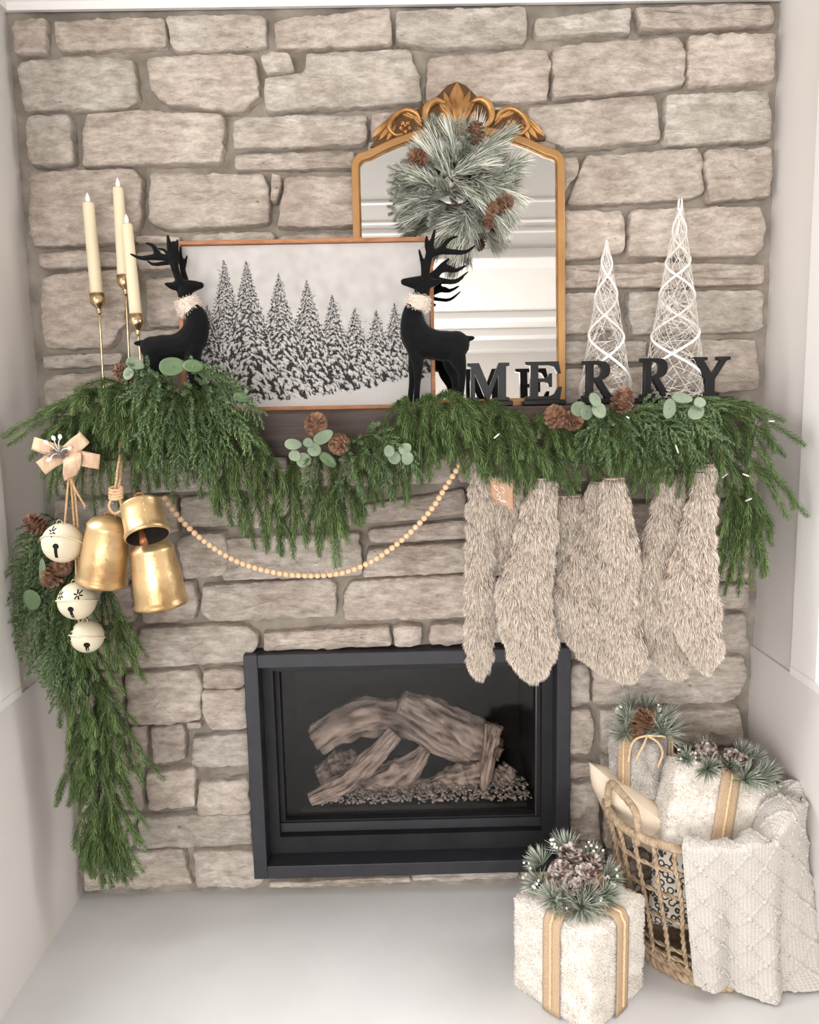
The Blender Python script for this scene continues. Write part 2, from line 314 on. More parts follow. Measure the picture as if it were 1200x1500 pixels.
# side walls of the alcove with a window in each; the room widens behind the camera
AL = -1.12; RX = 2.62; RY = -4.95; CZ = 2.44
WY0, WY1, WZ0, WZ1 = -.345, -.98, .680, 2.16       # window opening
for sgn, nm, ty in ((-1, 'left', -.248), (1, 'right', -.228)):
    mb = MB(); X = sgn*WX; X2 = sgn*(WX+.12)
    mb.box((X, .02, -.03), (X2, WY0, CZ+.1)); mb.box((X, WY0, -.03), (X2, WY1, WZ0)); mb.box((X, WY0, WZ1), (X2, WY1, CZ+.1)); mb.box((X, WY1, -.03), (X2, AL, CZ+.1))
    mb.box((X, AL+.12, -.03), (sgn*(RX+.1), AL, CZ+.1))
    wl = struct(mb.build('wall_'+nm, 'wall_paint', smooth=False, loc=(X, 0, 0)))
    # the panel below window height stands a few millimetres proud and carries the window board
    mb = MB(); mb.box((X-sgn*.007, .0, -.0), (X+sgn*.001, AL, .668)); struct(mb.build('wainscot_panel', 'wall_paint', wl, smooth=False))
    mb = MB(); mb.box((X-sgn*.016, ty, .668), (X+sgn*.09, AL+.03, .690)); struct(bevel(mb.build('window_board', 'trim_paint', wl, smooth=False), .003))
    # window: casing, jambs, sash, pane
    wn = MB()
    wn.box((X-sgn*.014, ty, .690), (X+sgn*.002, WY0, WZ1+.07)); wn.box((X-sgn*.014, WY1-.01, .690), (X+sgn*.002, WY1-.085, WZ1+.07)); wn.box((X-sgn*.014, WY0+.01, WZ1), (X+sgn*.002, WY1-.01, WZ1+.07))
    win = struct(bevel(wn.build('window_1' if sgn < 0 else 'window_2', 'trim_paint', smooth=False), .002))
    sa = MB(); xm = X+sgn*.06
    for (y0, y1, z0, z1) in ((WY0, WY0-.04, .69, WZ1), (WY1, WY1+.04, .69, WZ1), (WY0, WY1, .69, .74), (WY0, WY1, WZ1-.05, WZ1), (WY0, WY1, 1.41, 1.45)):
        sa.box((xm-.015, y0, z0), (xm+.015, y1, z1))
    sa.build('sash', 'trim_paint', win, smooth=False)
    gm = bpy.data.materials.get('window_glass')
    if gm is None:
        gm = bpy.data.materials.new('window_glass'); gm.use_nodes = True; nt = gm.node_tree; nt.nodes.clear()
        o_ = nt.nodes.new('ShaderNodeOutputMaterial'); mx = nt.nodes.new('ShaderNodeMixShader'); t_ = nt.nodes.new('ShaderNodeBsdfTransparent'); g_ = nt.nodes.new('ShaderNodeBsdfGlossy')
        g_.inputs['Roughness'].default_value = .02; mx.inputs[0].default_value = .05
        nt.links.new(t_.outputs[0], mx.inputs[1]); nt.links.new(g_.outputs[0], mx.inputs[2]); nt.links.new(mx.outputs[0], o_.inputs[0]); MATS['window_glass'] = gm
    for z0, z1 in ((.73, 1.42), (1.44, WZ1-.04)):
        pn = MB(); pn.box((xm-.002, WY0-.03, z0), (xm+.002, WY1+.03, z1)); pn.build('pane', 'window_glass', win, smooth=False)
mb = MB(); mb.box((-RX-.1, .02, -.06), (RX+.1, RY-.1, 0)); struct(mb.build('floor', 'floor_paint', smooth=False, loc=(0, 0, 0)))
# ceiling with stepped boards across the room (they show in the mirror)
mb = MB(); mb.box((-WX-.12, .1, CZ), (WX+.12, AL+.12, CZ+.08)); mb.box((-RX-.1, AL+.12, CZ), (RX+.1, RY-.1, CZ+.08)); ceil = struct(mb.build('ceiling', 'ceiling_paint', smooth=False, loc=(0, 0, CZ)))
mat('soffit_painted_shade', (188, 184, 179), .8)  # grey puts the dimness of the near ceiling into the colour
mb = MB(); mb.box((-RX, AL, CZ-.010), (RX, -2.40, CZ)); struct(mb.build('soffit_shade_panel', 'soffit_painted_shade', ceil, smooth=False))  # thin panel added so the near ceiling reflects darker in the mirror
# walls of the room behind the camera, window openings left free
mb = MB()
for (x0, x1, z0, z1) in ((-RX, -2.45, 0, CZ), (.65, RX, 0, CZ), (-2.45, .65, 0, .15), (-2.45, .65, 1.9, CZ)): mb.box((x0, RY, z0), (x1, RY-.1, z1))
struct(mb.build('wall_rear', 'wall_paint', smooth=False, loc=(0, RY, 0)))
mb = MB()
for (y0, y1, z0, z1) in ((AL, -2.05, 0, CZ), (-3.75, RY, 0, CZ), (-2.05, -3.75, 0, .5), (-2.05, -3.75, 2.1, CZ)): mb.box((-RX, y0, z0), (-RX-.1, y1, z1))
struct(mb.build('wall_room_left', 'wall_paint', smooth=False, loc=(-RX, -3, 0)))
mb = MB(); mb.box((RX, AL, 0), (RX+.1, RY, CZ)); struct(mb.build('wall_room_right', 'wall_paint', smooth=False, loc=(RX, -3, 0)))
# crown moulding round the alcove
prof = [(0, 0), (.012, 0), (.012, .018), (.020, .022), (.024, .040), (.050, .075), (.062, .080), (.062, .100), (.085, .125), (.085, .178), (0, .178)]
path = [(-WX, AL, -1), (-WX, 0, 0), (WX, 0, 0), (WX, AL, 1)]
def crown(name, pts_in, z0):
    rows = []
    for (x, y) in pts_in: rows.append((x, y))
    return rows
mb = MB(); R_ = []
for ox, oz in prof: R_.append([(-WX+ox, AL, HZ+oz), (-WX+ox, -ox-.012, HZ+oz), (WX-ox, -ox-.012, HZ+oz), (WX-ox, AL, HZ+oz)])
mb.grid(np.array(R_)); struct(mb.build('trim_1', 'trim_paint', smooth=False, loc=(0, 0, HZ)))
# boards stepped across the ceiling
for i, (y, wd, dz) in enumerate(((-1.69, .03, .022), (-1.95, .03, .02), (-2.07, .03, .03), (-2.40, .20, .06), (-3.85, .14, .05), (-4.42, .16, .06), (-4.80, .15, .10))):
    mb = MB(); mb.box((-RX, y, CZ-dz), (RX, y-wd, CZ)); struct(bevel(mb.build('ceiling_board', 'trim_paint', ceil, smooth=False), .006))
# ---------------------------------------------------------------- mantel
mat('dark_wood', (44, 33, 27), .55, col2=(70, 52, 42), nscale=9, stretch=(.6, 6, 8), bump=.3, bscale=30)
ZM = at(450, 601, -.135)[2]                 # mantel top
MY = -.24
mb = MB(); mb.box((-.80, -.02, ZM-.105), (.80, MY, ZM))
tag(bevel(mb.build('mantel_shelf', 'dark_wood', smooth=False), .006), 'thick dark wood mantel shelf under the garland', 'mantel')

# ---------------------------------------------------------------- fireplace insert
mat('black_metal', (40, 40, 45), .5, col2=(46, 46, 52), nscale=30, spec=.4)
mat('black_metal_inner', (26, 26, 29), .6, col2=(36, 35, 37), nscale=12, spec=.3)
mat('fire_board', (16, 15, 15), .9, col2=(28, 26, 26), nscale=5)
mat('steel_edge', (120, 118, 116), .35, metal=.8)
gl = bpy.data.materials.new('fire_glass'); gl.use_nodes = True; nt = gl.node_tree; nt.nodes.clear(); MATS['fire_glass'] = gl
o_ = nt.nodes.new('ShaderNodeOutputMaterial'); mx = nt.nodes.new('ShaderNodeMixShader'); t_ = nt.nodes.new('ShaderNodeBsdfTransparent'); g_ = nt.nodes.new('ShaderNodeBsdfGlossy')
t_.inputs[0].default_value = (.93, .92, .92, 1); g_.inputs['Roughness'].default_value = .05; mx.inputs[0].default_value = .018
nt.links.new(t_.outputs[0], mx.inputs[1]); nt.links.new(g_.outputs[0], mx.inputs[2]); nt.links.new(mx.outputs[0], o_.inputs[0])
fp = thing('fireplace_insert', 'black metal gas fireplace insert set into the stone wall', 'fireplace', ((FX0+FX1)/2, -.05, FZ0))
def ring_boxes(mb, x0, x1, z0, z1, l, r, b, t, ya, yb):
    mb.box((x0, ya, z0), (x0+l, yb, z1)); mb.box((x1-r, ya, z0), (x1, yb, z1)); mb.box((x0+l, ya, z0), (x1-r, yb, z0+b)); mb.box((x0+l, ya, z1-t), (x1-r, yb, z1))
fx0, fx1, fz0, fz1 = FX0+.034, FX1-.034, FZ0+.034, FZ1-.034
mb = MB(); ring_boxes(mb, FX0, FX1, FZ0, FZ1, .036, .036, .036, .036, -.062, .0); bevel(mb.build('frame', 'black_metal', fp, smooth=False), .002)
mb = MB(); ring_boxes(mb, fx0, fx1, fz0, fz1, .030, .030, .030, .030, .0, .05); mb.build('inner_frame', 'black_metal_inner', fp, smooth=False)
gx0, gx1, gz0, gz1 = fx0+.03, fx1-.03, fz0+.072, fz1-.032
mb = MB(); mb.box((gx0, .0, fz0+.03), (gx1, .05, fz0+.05)); mb.build('louvre', 'black_metal_inner', fp, smooth=False)
mb = MB(); mb.box((gx0, .022, fz0+.052), (gx1, .05, fz0+.078)); mb.build('louvre', 'black_metal', fp, smooth=False)
mb = MB(); ring_boxes(mb, gx0, gx1, gz0, gz1, .012, .012, .010, .012, .03, .055); mb.build('glass_trim', 'black_metal_inner', fp, smooth=False)
mb = MB(); mb.box((gx1-.0125, .027, gz0+.004), (gx1-.010, .031, gz1-.004)); mb.build('trim_strip', 'steel_edge', fp, smooth=False)
mb = MB(); mb.box((gx0+.01, .046, gz0+.008), (gx1-.01, .050, gz1-.01)); mb.build('glass_pane', 'fire_glass', fp, smooth=False)
FB = .42
mb = MB(); mb.box((gx0-.02, .055, gz0-.02), (gx0, FB, gz1+.02)); mb.box((gx1, .055, gz0-.02), (gx1+.02, FB, gz1+.02)); mb.box((gx0-.02, .055, gz1), (gx1+.02, FB, gz1+.02)); mb.box((gx0-.02, FB, gz0-.02), (gx1+.02, FB+.02, gz1+.02)); mb.box((gx0-.02, .055, gz0-.02), (gx1+.02, FB, gz0+.012))
mb.build('firebox', 'fire_board', fp, smooth=False)
ZB = gz0+.012
mat('log_bark', (160, 140, 124), .9, attr='Col', bump=.8, bscale=140)
def log(pts, r, label, Y0, Y1, sides=22, endtaper=.75):
    n = 40; ys = np.linspace(Y0, Y1, len(pts)); P = crom([at(u, v, y) for (u, v), y in zip(pts, ys)], n); sides = 40; pm = pxm((Y0+Y1)/2)
    r = np.interp(np.linspace(0, 1, n), np.linspace(0, 1, len(r)), r)*pm
    mb = MB(); mb.tube(P, r, sides, cap=True); v = mb.v[0]; k = random.random()*50; ca_, cb_ = np.array(lin((70, 56, 49))[:3]), np.array(lin((186, 167, 152))[:3]); cc = np.tile(cb_, (len(v), 1))
    for i in range(n):
        for j in range(sides):
            p = v[i*sides+j]; d = p-P[i]
            a = j/sides*2*math.pi
            ridge = mnoise.fractal(Vector((math.cos(a)*3.4+k, math.sin(a)*3.4, i*.10)), .8, 2, 4)*1.1+.5*mnoise.fractal(Vector((k, math.sin(a), i*.3)), 1, 2, 2)
            v[i*sides+j] = P[i]+d*(1+.26*ridge); fine = mnoise.fractal(Vector((math.cos(a)*9+k, math.sin(a)*9, i*.16)), .8, 2, 3); cc[i*sides+j] = ca_+(cb_-ca_)*min(1, max(0, .55+.55*ridge+.5*fine))
    mb.c = [cc]; o = mb.build('ceramic_log', 'log_bark', smooth=True); return tag(o, label, 'log', 'gas logs in the firebox')
log([(466, 1088), (500, 1062), (545, 1050), (590, 1052), (640, 1084), (690, 1112)], [22, 27, 27, 24, 20, 12], 'long forked grey log arching across the left of the firebox', .22, .24)
log([(588, 1026), (640, 1050), (690, 1078), (724, 1100)], [17, 26, 29, 24], 'thick log with pale sawn end sloping down to the right', .15, .2)
log([(455, 1172), (505, 1147), (545, 1112), (580, 1074)], [11, 15, 15, 12], 'slim reddish log leaning diagonally at the front left', .095, .14)
log([(470, 1140), (500, 1122), (525, 1112)], [18, 22, 14], 'short crumpled log stub low behind the diagonal log', .24, .25)
log([(500, 1160), (545, 1150), (590, 1132), (624, 1098)], [16, 22, 24, 8], 'split log with torn upper end in the middle of the firebox', .17, .19)
log([(560, 1158), (600, 1155), (634, 1152)], [14, 15, 10], 'low stub lying beside the split middle log', .16, .17)
log([(634, 1148), (665, 1142), (705, 1136)], [10, 20, 22], 'stout log lying low at the centre right', .17, .19)
log([(724, 1062), (716, 1110), (708, 1168)], [13, 11, 6], 'narrow upright splinter log leaning at the right', .11, .13)
log([(722, 1150), (736, 1140), (748, 1122)], [16, 20, 12], 'small squat log at the far right of the fire', .17, .19)
# ember bed: glassy pebbles, too many to count
mat('ember', (170, 160, 148), .4, col2=(120, 110, 102), nscale=60)
mb = MB()
ico = MB().ball((0, 0, 0), 1, 6, 4)
for i in range(1500):
    u = random.uniform(470, 785); v = 1196 - 14*((u-470)/315) + random.uniform(-1, 1)*3; Y = random.uniform(.075, .2)
    p = at(u, v, .085); x = p[0]; z = ZB+.012+.03*max(0, 1-abs(Y-.14)/.12)*random.random()+.002
    if x < gx0+.03 or x > gx1-.02: continue
    r = random.uniform(.003, .0055); mb.ball((x+random.uniform(-.01, .01), Y, z), (r, r, r*.8), 6, 4)
o = mb.build('ember_bed', 'ember', smooth=False); tag(o, 'bed of pale glassy embers under the logs', 'embers', kind='stuff')
mb = MB(); mb.box((gx0+.05, .07, ZB), (gx1-.03, .24, ZB+.012)); mb.build('burner_tray', 'fire_board', fp, smooth=False)

# ---------------------------------------------------------------- leaning frames
def lean(u0, v0, Y, tilt):
    o = at(u0, v0, Y); st, ct = math.sin(tilt), math.cos(tilt)
    return np.array([[1, 0, 0], [0, st, -ct], [0, ct, st]], float), o
def on(Mx, u, v, z=0.):
    """photo direction met with the leaning plane -> local (x, y)"""
    n = Mx[0][:, 2]; d = ray(u, v); p = CAM+d*(np.dot(Mx[1]+n*z-CAM, n)/np.dot(d, n)); l = Mx[0].T@(p-Mx[1]); return l[:2]
# mirror
mat('gold_frame', (176, 134, 86), .45, metal=.5, col2=(160, 118, 72), nscale=8, spec=.5)
mat('gold_relief', (196, 150, 96), .36, metal=.6, col2=(140, 98, 56), nscale=24, spec=.5)
mat('mirror_silver', (225, 224, 222), .015, metal=1.)
MM = lean(674, 592, -.088, .062); MM[1][2] = ZM+.001
def mp_(u, v): return tuple(on(MM, u, v))
xl, _ = mp_(521, 400); xr, _ = mp_(825, 400); ysh = mp_(674, 226)[1]; ytop = mp_(674, 188)[1]
def mirror_outline(ins, n=40):
    x0, x1 = xl+ins, xr-ins; rc = max(.004, .030-ins*.8); yb = ins
    pts = [(x0, yb), (x1, yb)]
    xm = (x0+x1)/2; hw = (x1-x0)/2; ys = ysh-ins; yt = ytop-ins
    for i in range(9):
        a = i/8*math.pi/2*.86; pts.append((x1-rc+rc*math.cos(a), ys-rc+rc*math.sin(a)+.002))
    for i in range(1, n):
        t = 1-2*i/n; pts.append((xm+t*(hw-rc), ys+(yt-ys)*(1-abs(t)**2.0)))
    for i in range(8, -1, -1):
        a = i/8*math.pi/2*.86; pts.append((x0+rc-rc*math.cos(a), ys-rc+rc*math.sin(a)+.002))
    return pts
mirror = thing('arched_mirror', 'arched wall mirror with gold frame and carved crest leaning on the mantel', 'mirror', MM[1])
off = lambda z: (MM[0], MM[1]+MM[0][:, 2]*z)
prism('frame', mirror_outline(0), off(.004), .022, 'gold_frame', mirror, [mirror_outline(.0125)], .003)
prism('inner_lip', mirror_outline(.011), off(.001), .012, 'gold_relief', mirror, [mirror_outline(.0165)], .001)
prism('mirror_glass', mirror_outline(.009), off(-.001), .006, 'mirror_silver', mirror)
prism('backing', mirror_outline(.004), off(-.010), .008, 'dark_wood', mirror)
cr = [(545, 216), (552, 206), (566, 196), (577, 178), (592, 168), (612, 163), (619, 156), (634, 151), (642, 143), (656, 128), (669, 123), (682, 129), (695, 142), (704, 151), (716, 153), (723, 165), (738, 162), (757, 166), (771, 178), (781, 192), (798, 201), (797, 206), (770, 208), (720, 199), (670, 196), (610, 204), (575, 213)]
mat('gold_recess', (92, 64, 38), .6, metal=.4)
prism('crest_plate', [mp_(*p) for p in cr][::-1], off(.004), .010, 'gold_recess', mirror, (), .002)
def lobe(mb, p0, p1, wd, hgt=.010, z=.012, bend=0., n=9, m=7, tip=.25):
    a = np.array(mp_(*p0)); b = np.array(mp_(*p1)); d = b-a; L = np.linalg.norm(d); d = d/L; nn = np.array([-d[1], d[0]]); w_ = wd*pxm(-.05)/2; G = []
    for i in range(n):
        t = i/(n-1); wi = w_*(math.sin(math.pi*min(1, (.10+.9*t)**1.35))**.7 if t < .98 else tip*.3); c = a+d*L*t+nn*bend*L*math.sin(math.pi*t)
        row = []
        for j in range(m):
            s = -1+2*j/(m-1); hz = math.sqrt(max(0, 1-s*s))*(.75+.25*t)-.55*max(0, 1-abs(s)*3)
            q2 = c+nn*s*wi; row.append(MM[0]@np.array([q2[0], q2[1], z-.004+hgt*hz*(.4+.6*math.sin(math.pi*(.15+.8*t)))]) + MM[1])
        G.append(row)
    mb.grid(np.array(G))
def scroll(mb, pts, r, z=.014):
    P = crom([MM[0]@np.array([*mp_(*p), z])+MM[1] for p in pts], 30); rr = np.interp(np.linspace(0, 1, 30), np.linspace(0, 1, len(r)), r)*pxm(-.05); mb.tube(P, rr, 8, flat=.8)
pal = MB()
for tp, w_ in (((669, 124), 24), ((650, 138), 13), ((641, 148), 12), ((646, 160), 10), ((688, 136), 15), ((696, 146), 12), ((692, 158), 10)): lobe(pal, (670, 190), tp, w_, .013)
pal.build('palmette', 'gold_relief', mirror)
for sg in (1, -1):
    f = lambda p: (671+sg*(p[0]-671), p[1]+(0 if sg > 0 else 2))
    mb = MB(); scroll(mb, [f(p) for p in ((690, 153), (704, 150), (717, 160), (719, 178), (708, 189), (695, 184), (690, 174), (696, 168))], [3, 6, 7, 6, 4, 3, 3, 4])
    mb.build('scroll', 'gold_relief', mirror)
    mb = MB(); scroll(mb, [f(p) for p in ((724, 182), (732, 168), (748, 163), (764, 172), (772, 188), (763, 199), (752, 198))], [2, 4, 5, 5, 5, 3, 2.5])
    mb.build('scroll', 'gold_relief', mirror)
    mb = MB()
    for a, b, w_ in (((765, 170), (797, 203), 10), ((764, 178), (786, 206), 9), ((762, 184), (775, 207), 8), ((730, 176), (758, 163), 9), ((724, 186), (738, 166), 9), ((752, 164), (774, 176), 9)): lobe(mb, f(a), f(b), w_, .010)
    mb.build('acanthus_leaf', 'gold_relief', mirror)
    cx, cy = f((748, 187)); mb = MB()
    for i in range(5):
        a = i*2*math.pi/5+.3; lobe(mb, (cx+2*math.cos(a), cy+2*math.sin(a)), (cx+10*math.cos(a), cy+10*math.sin(a)), 8, .009, .013)
    c = mp_(cx, cy); mb.ball(MM[0]@np.array([c[0], c[1], .02])+MM[1], .0045, 8, 6); mb.build('flower', 'gold_relief', mirror)

# framed winter print
mat('walnut_frame', (142, 92, 60), .5, col2=(172, 118, 80), nscale=12, stretch=(2, 12, 12))
mat('frame_gap', (22, 17, 14), .8)
mat('print', (200, 200, 200), .7, attr='Col', spec=.2)
PM = lean(450, 600, -.150, .075); PM[1][2] = ZM+.001
def pp(u, v): return tuple(on(PM, u, v, .0))
x0, _ = pp(264, 450); x1, _ = pp(635, 450); y1 = pp(450, 352)[1]; y0 = 0.
pic = thing('framed_print', 'wide thin wood framed print of snowy fir trees on the mantel', 'picture', PM[1])
poff = lambda z: (PM[0], PM[1]+PM[0][:, 2]*z)
rect = lambda i: [(x0+i, y0+i), (x1-i, y0+i), (x1-i, y1-i), (x0+i, y1-i)]
prism('frame', rect(0), poff(-.004), .030, 'walnut_frame', pic, [rect(.007)], .001)
prism('back_board', rect(.004), poff(-.012), .008, 'frame_gap', pic)
def paint_print(Wn=400, Hn=262):
    g = np.random.default_rng(5); sx = 1143/Wn
    yy, xx = np.mgrid[0:Hn, 0:Wn].astype(float)
    im = np.zeros((Hn, Wn)); im[:] = 206-8*yy/Hn
    def sm(a, k):
        for _ in range(k): a = (a+np.roll(a, 1, 0)+np.roll(a, -1, 0)+np.roll(a, 1, 1)+np.roll(a, -1, 1))/5
        return a
    im += sm(g.normal(0, 1, im.shape), 60)*60
    def stamp(x, y, rx, ry, ang, val, soft=.8):
        R = int(max(rx, ry))+2; x0_, x1_ = max(0, int(x)-R), min(Wn, int(x)+R+1); y0_, y1_ = max(0, int(y)-R), min(Hn, int(y)+R+1)
        if x0_ >= x1_ or y0_ >= y1_: return
        dx = xx[y0_:y1_, x0_:x1_]-x; dy = yy[y0_:y1_, x0_:x1_]-y; c, s = math.cos(ang), math.sin(ang)
        d = ((dx*c+dy*s)/rx)**2+((-dx*s+dy*c)/ry)**2; a = np.clip((1.2-d)/.45, 0, 1)*soft; b = im[y0_:y1_, x0_:x1_]; b[:] = b*(1-a)+val*a
    Z = lambda x, y: ((x-22)/sx, (y-25)/sx)
    gl_ = lambda x: np.interp(x, [0, 250, 500, 800, 1000, 1200], [765, 752, 738, 706, 662, 645])
    trees = [(1130, 350, 150), (1000, 305, 160), (915, 335, 175), (815, 322, 195), (712, 262, 205), (60, 210, 230), (595, 192, 250), (215, 92, 250), (465, 162, 260), (318, 98, 270), (130, 300, 250)]
    for ax, ay, hw in trees:
        x_, y_ = Z(ax, ay); yb = Z(0, gl_(ax))[1]; w_ = hw/sx*.66; H_ = yb-y_
        prof = lambda t: w_*(t**.95)*.98
        # dark body, ragged
        for y in np.arange(y_, yb, .7):
            t = (y-y_)/H_; r = prof(t)*(.62+.38*abs(math.sin(y*.55+ax)))+.5; x0_ = int(max(0, x_-r)); x1_ = int(min(Wn, x_+r)); row = int(y)
            if 0 <= row < Hn and x1_ > x0_:
                k = g.random(x1_-x0_) < (.35+.75*t); im[row, x0_:x1_] = np.where(k, 34+g.random(x1_-x0_)*26, im[row, x0_:x1_])
        for d_ in range(34):
            q = d_/34; xo = g.normal(0, .6+d_*.16); stamp(x_+xo, y_+d_*.75, 1.2+d_*.05, .4, (-.5 if xo > 0 else .5)+g.normal(0, .2), 62, .75)
        stamp(x_, y_+4, .45, 7, 0, 66, .8)
        lev = y_+5
        while lev < yb-3:
            t = (lev-y_)/H_; r = prof(t); n = max(2, int(2.2+r/(3.0+2.6*t)))
            for s in np.linspace(-1, 1, n):
                s2 = s*.96+g.normal(0, .10); x = x_+s2*r; y = lev+abs(s2)*r*.34+g.normal(0, 1.0+t); big = .8+t*3.7*g.uniform(.55, 1.2); an = (1 if s2 > 0 else -1)*(.45+.5*abs(s2))+g.normal(0, .18)
                stamp(x+.3*big, y+big*1.25, big*1.7, big*.95, an, 38+g.random()*16, .85)                    # shade under the bough
                stamp(x, y, big*1.55, big*.62, an, 208+g.normal(0, 10), .95)                                 # snow load
                for _ in range(int(2+t*6)):                                                                   # hanging snowy fingers
                    fx = g.uniform(-1.2, 1.2)*big; stamp(x+fx*math.cos(an), y+fx*math.sin(an)+g.uniform(.2, 1.2)*big, .38+t*.42, .9+t*1.5, g.normal(0, .25)-.25*(1 if s2 > 0 else -1), 196+g.normal(0, 18), .9)
                for _ in range(int(1+t*3)): stamp(x+g.normal(0, big), y+g.random()*big*1.5, .4, .9+t, g.normal(0, .5), 48, .8)
            lev += 2.3+t*5.6
    for x in range(Wn):
        yb = Z(0, gl_(x*sx+22))[1]+g.normal(0, .8)+2.2*math.sin(x*.17)+1.4*math.sin(x*.43); i = int(max(0, min(Hn, yb))); im[i:, x] = 207-5*g.random(Hn-i)
    return np.clip(im, 32, 216)
im = paint_print(); Hn, Wn = im.shape
gx = np.linspace(x0+.009, x1-.009, Wn); gy = np.linspace(y1-.009, y0+.009, Hn)
G = np.zeros((Hn, Wn, 3)); G[..., 0] = gx[None]; G[..., 1] = gy[:, None]; G = G@PM[0].T+PM[1]
c = (im/255); c = np.where(c <= .04045, c/12.92, ((c+.055)/1.055)**2.4)
c3 = np.stack([c*1.0, c*.95, c*.915], -1)*.76
mb = MB(); mb.grid(G, c3); mb.build('print', 'print', pic)

# ---------------------------------------------------------------- letters
mat('black_gloss', (13, 13, 14), .33, spec=.3)
LET = {'M': ([0,1,.26,1,.52,.30,.76,1,1,1,1,.94,.92,.92,.92,.08,1,.06,1,0,.66,0,.66,.06,.76,.08,.76,.78,.50,0,.45,0,.155,.80,.155,.08,.25,.06,.25,0,0,0,0,.06,.08,.08,.08,.92,0,.94], None),
 'E': ([0,1,.84,1,.90,.70,.84,.70,.74,.88,.62,.93,.31,.93,.31,.55,.50,.55,.60,.60,.62,.68,.67,.68,.67,.34,.62,.34,.60,.43,.50,.48,.31,.48,.31,.07,.64,.07,.76,.13,.86,.32,.93,.32,.88,0,0,0,0,.06,.13,.08,.13,.92,0,.94], None),
 'R': ([0,1,.5,1,.68,.97,.78,.88,.80,.74,.76,.62,.64,.53,.54,.50,.82,.10,.88,.06,.97,.06,.97,0,.68,0,.36,.48,.30,.48,.30,.08,.42,.06,.42,0,0,0,0,.06,.12,.08,.12,.92,0,.94], [.30,.93,.30,.55,.42,.55,.53,.60,.57,.70,.57,.80,.52,.89,.44,.93]),
 'Y': ([0,1,.40,1,.40,.94,.31,.92,.55,.54,.78,.92,.68,.94,.68,1,1,1,1,.94,.90,.91,.61,.44,.61,.08,.73,.06,.73,0,.27,0,.27,.06,.39,.08,.39,.42,.09,.92,0,.94], None)}
def letter(ch, u0, u1, vt, vb, Y, label):
    a = at(u0, vb, Y); b = at(u1, vt, Y); wd, h = b[0]-a[0], b[2]-a[2]; base = .014
    t = thing('block_letter', label, 'letter', ((a[0]+b[0])/2, Y, ZM), 'MERRY letters on the mantel')
    o0 = np.array([a[0], Y, ZM+base+.001]); h = b[2]-o0[2]; sc = wd/(1 if ch in 'MY' else .93)
    F = lambda L_: [(L_[i]*sc, L_[i+1]*h) for i in range(0, len(L_), 2)]
    prism('letter_face', F(LET[ch][0]), (FACE, o0), .018, 'black_gloss', t, [F(LET[ch][1])[::-1]] if LET[ch][1] else (), .0011)
    mb = MB(); mb.box((a[0]-.008, Y-.022, ZM+.0005), (b[0]+.008, Y+.018, ZM+base)); bevel(mb.build('base', 'black_gloss', t, smooth=False), .003)
letter('M', 686, 745, 532, 592, -.155, 'black serif letter M at the left end of the MERRY row')
letter('E', 770, 822, 530, 589, -.165, 'black serif letter E on its base in front of the gold mirror frame')
letter('R', 853, 899, 529, 590, -.165, 'black serif letter R in front of the shorter white string tree')
letter('R', 937, 983, 525, 590, -.165, 'black serif letter R in front of the taller white string tree')
letter('Y', 1010, 1068, 523, 588, -.160, 'black serif letter Y at the right end of the MERRY row')

# ---------------------------------------------------------------- deer figurines
mat('black_flock', (13, 13, 14), .9, col2=(18, 18, 19), nscale=40, spec=.12, sheen=.05)
mat('cream_fur', (228, 214, 202), .95, attr=None, col2=(216, 200, 186), nscale=90, sheen=.3)
def fur(mb, P, Nn, D, n, length, width, c0, c1, droop=.0, jit=.35, seg=2, curl=0., tuft=0):
    """strands grown on sampled surface points: P points, Nn normals, D combing direction"""
    n = len(P); d = Nn+D+rng.normal(0, jit, (n, 3)); d /= np.linalg.norm(d, axis=1)[:, None]
    L = length*rng.uniform(.6, 1.25, n)[:, None]; sd = np.cross(d, rng.normal(0, 1, (n, 3))); sd /= np.maximum(1e-6, np.linalg.norm(sd, axis=1))[:, None]; sd *= width/2
    tip = d*1.0+np.array([0, 0, -droop]); tip /= np.linalg.norm(tip, axis=1)[:, None]
    a = P-Nn*.001; m = a+d*L*.5; t = m+tip*L*.5
    v = np.stack([a-sd, a+sd, m-sd*.8, m+sd*.8, t], 1).reshape(-1, 3); b = np.arange(n)[:, None]*5
    q = b+np.array([[0, 1, 3, 2]]); tr = b+np.array([[2, 3, 4]])
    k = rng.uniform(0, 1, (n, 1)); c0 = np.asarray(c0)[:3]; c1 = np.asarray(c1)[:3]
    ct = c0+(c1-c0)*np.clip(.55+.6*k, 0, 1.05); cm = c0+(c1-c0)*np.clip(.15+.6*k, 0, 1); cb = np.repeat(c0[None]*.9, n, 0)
    mb.add(v, tr, q, np.stack([cb, cb, cm, cm, ct], 1).reshape(-1, 3))
mat('fur_strands', (200, 200, 200), .85, attr='Col', spec=.15)
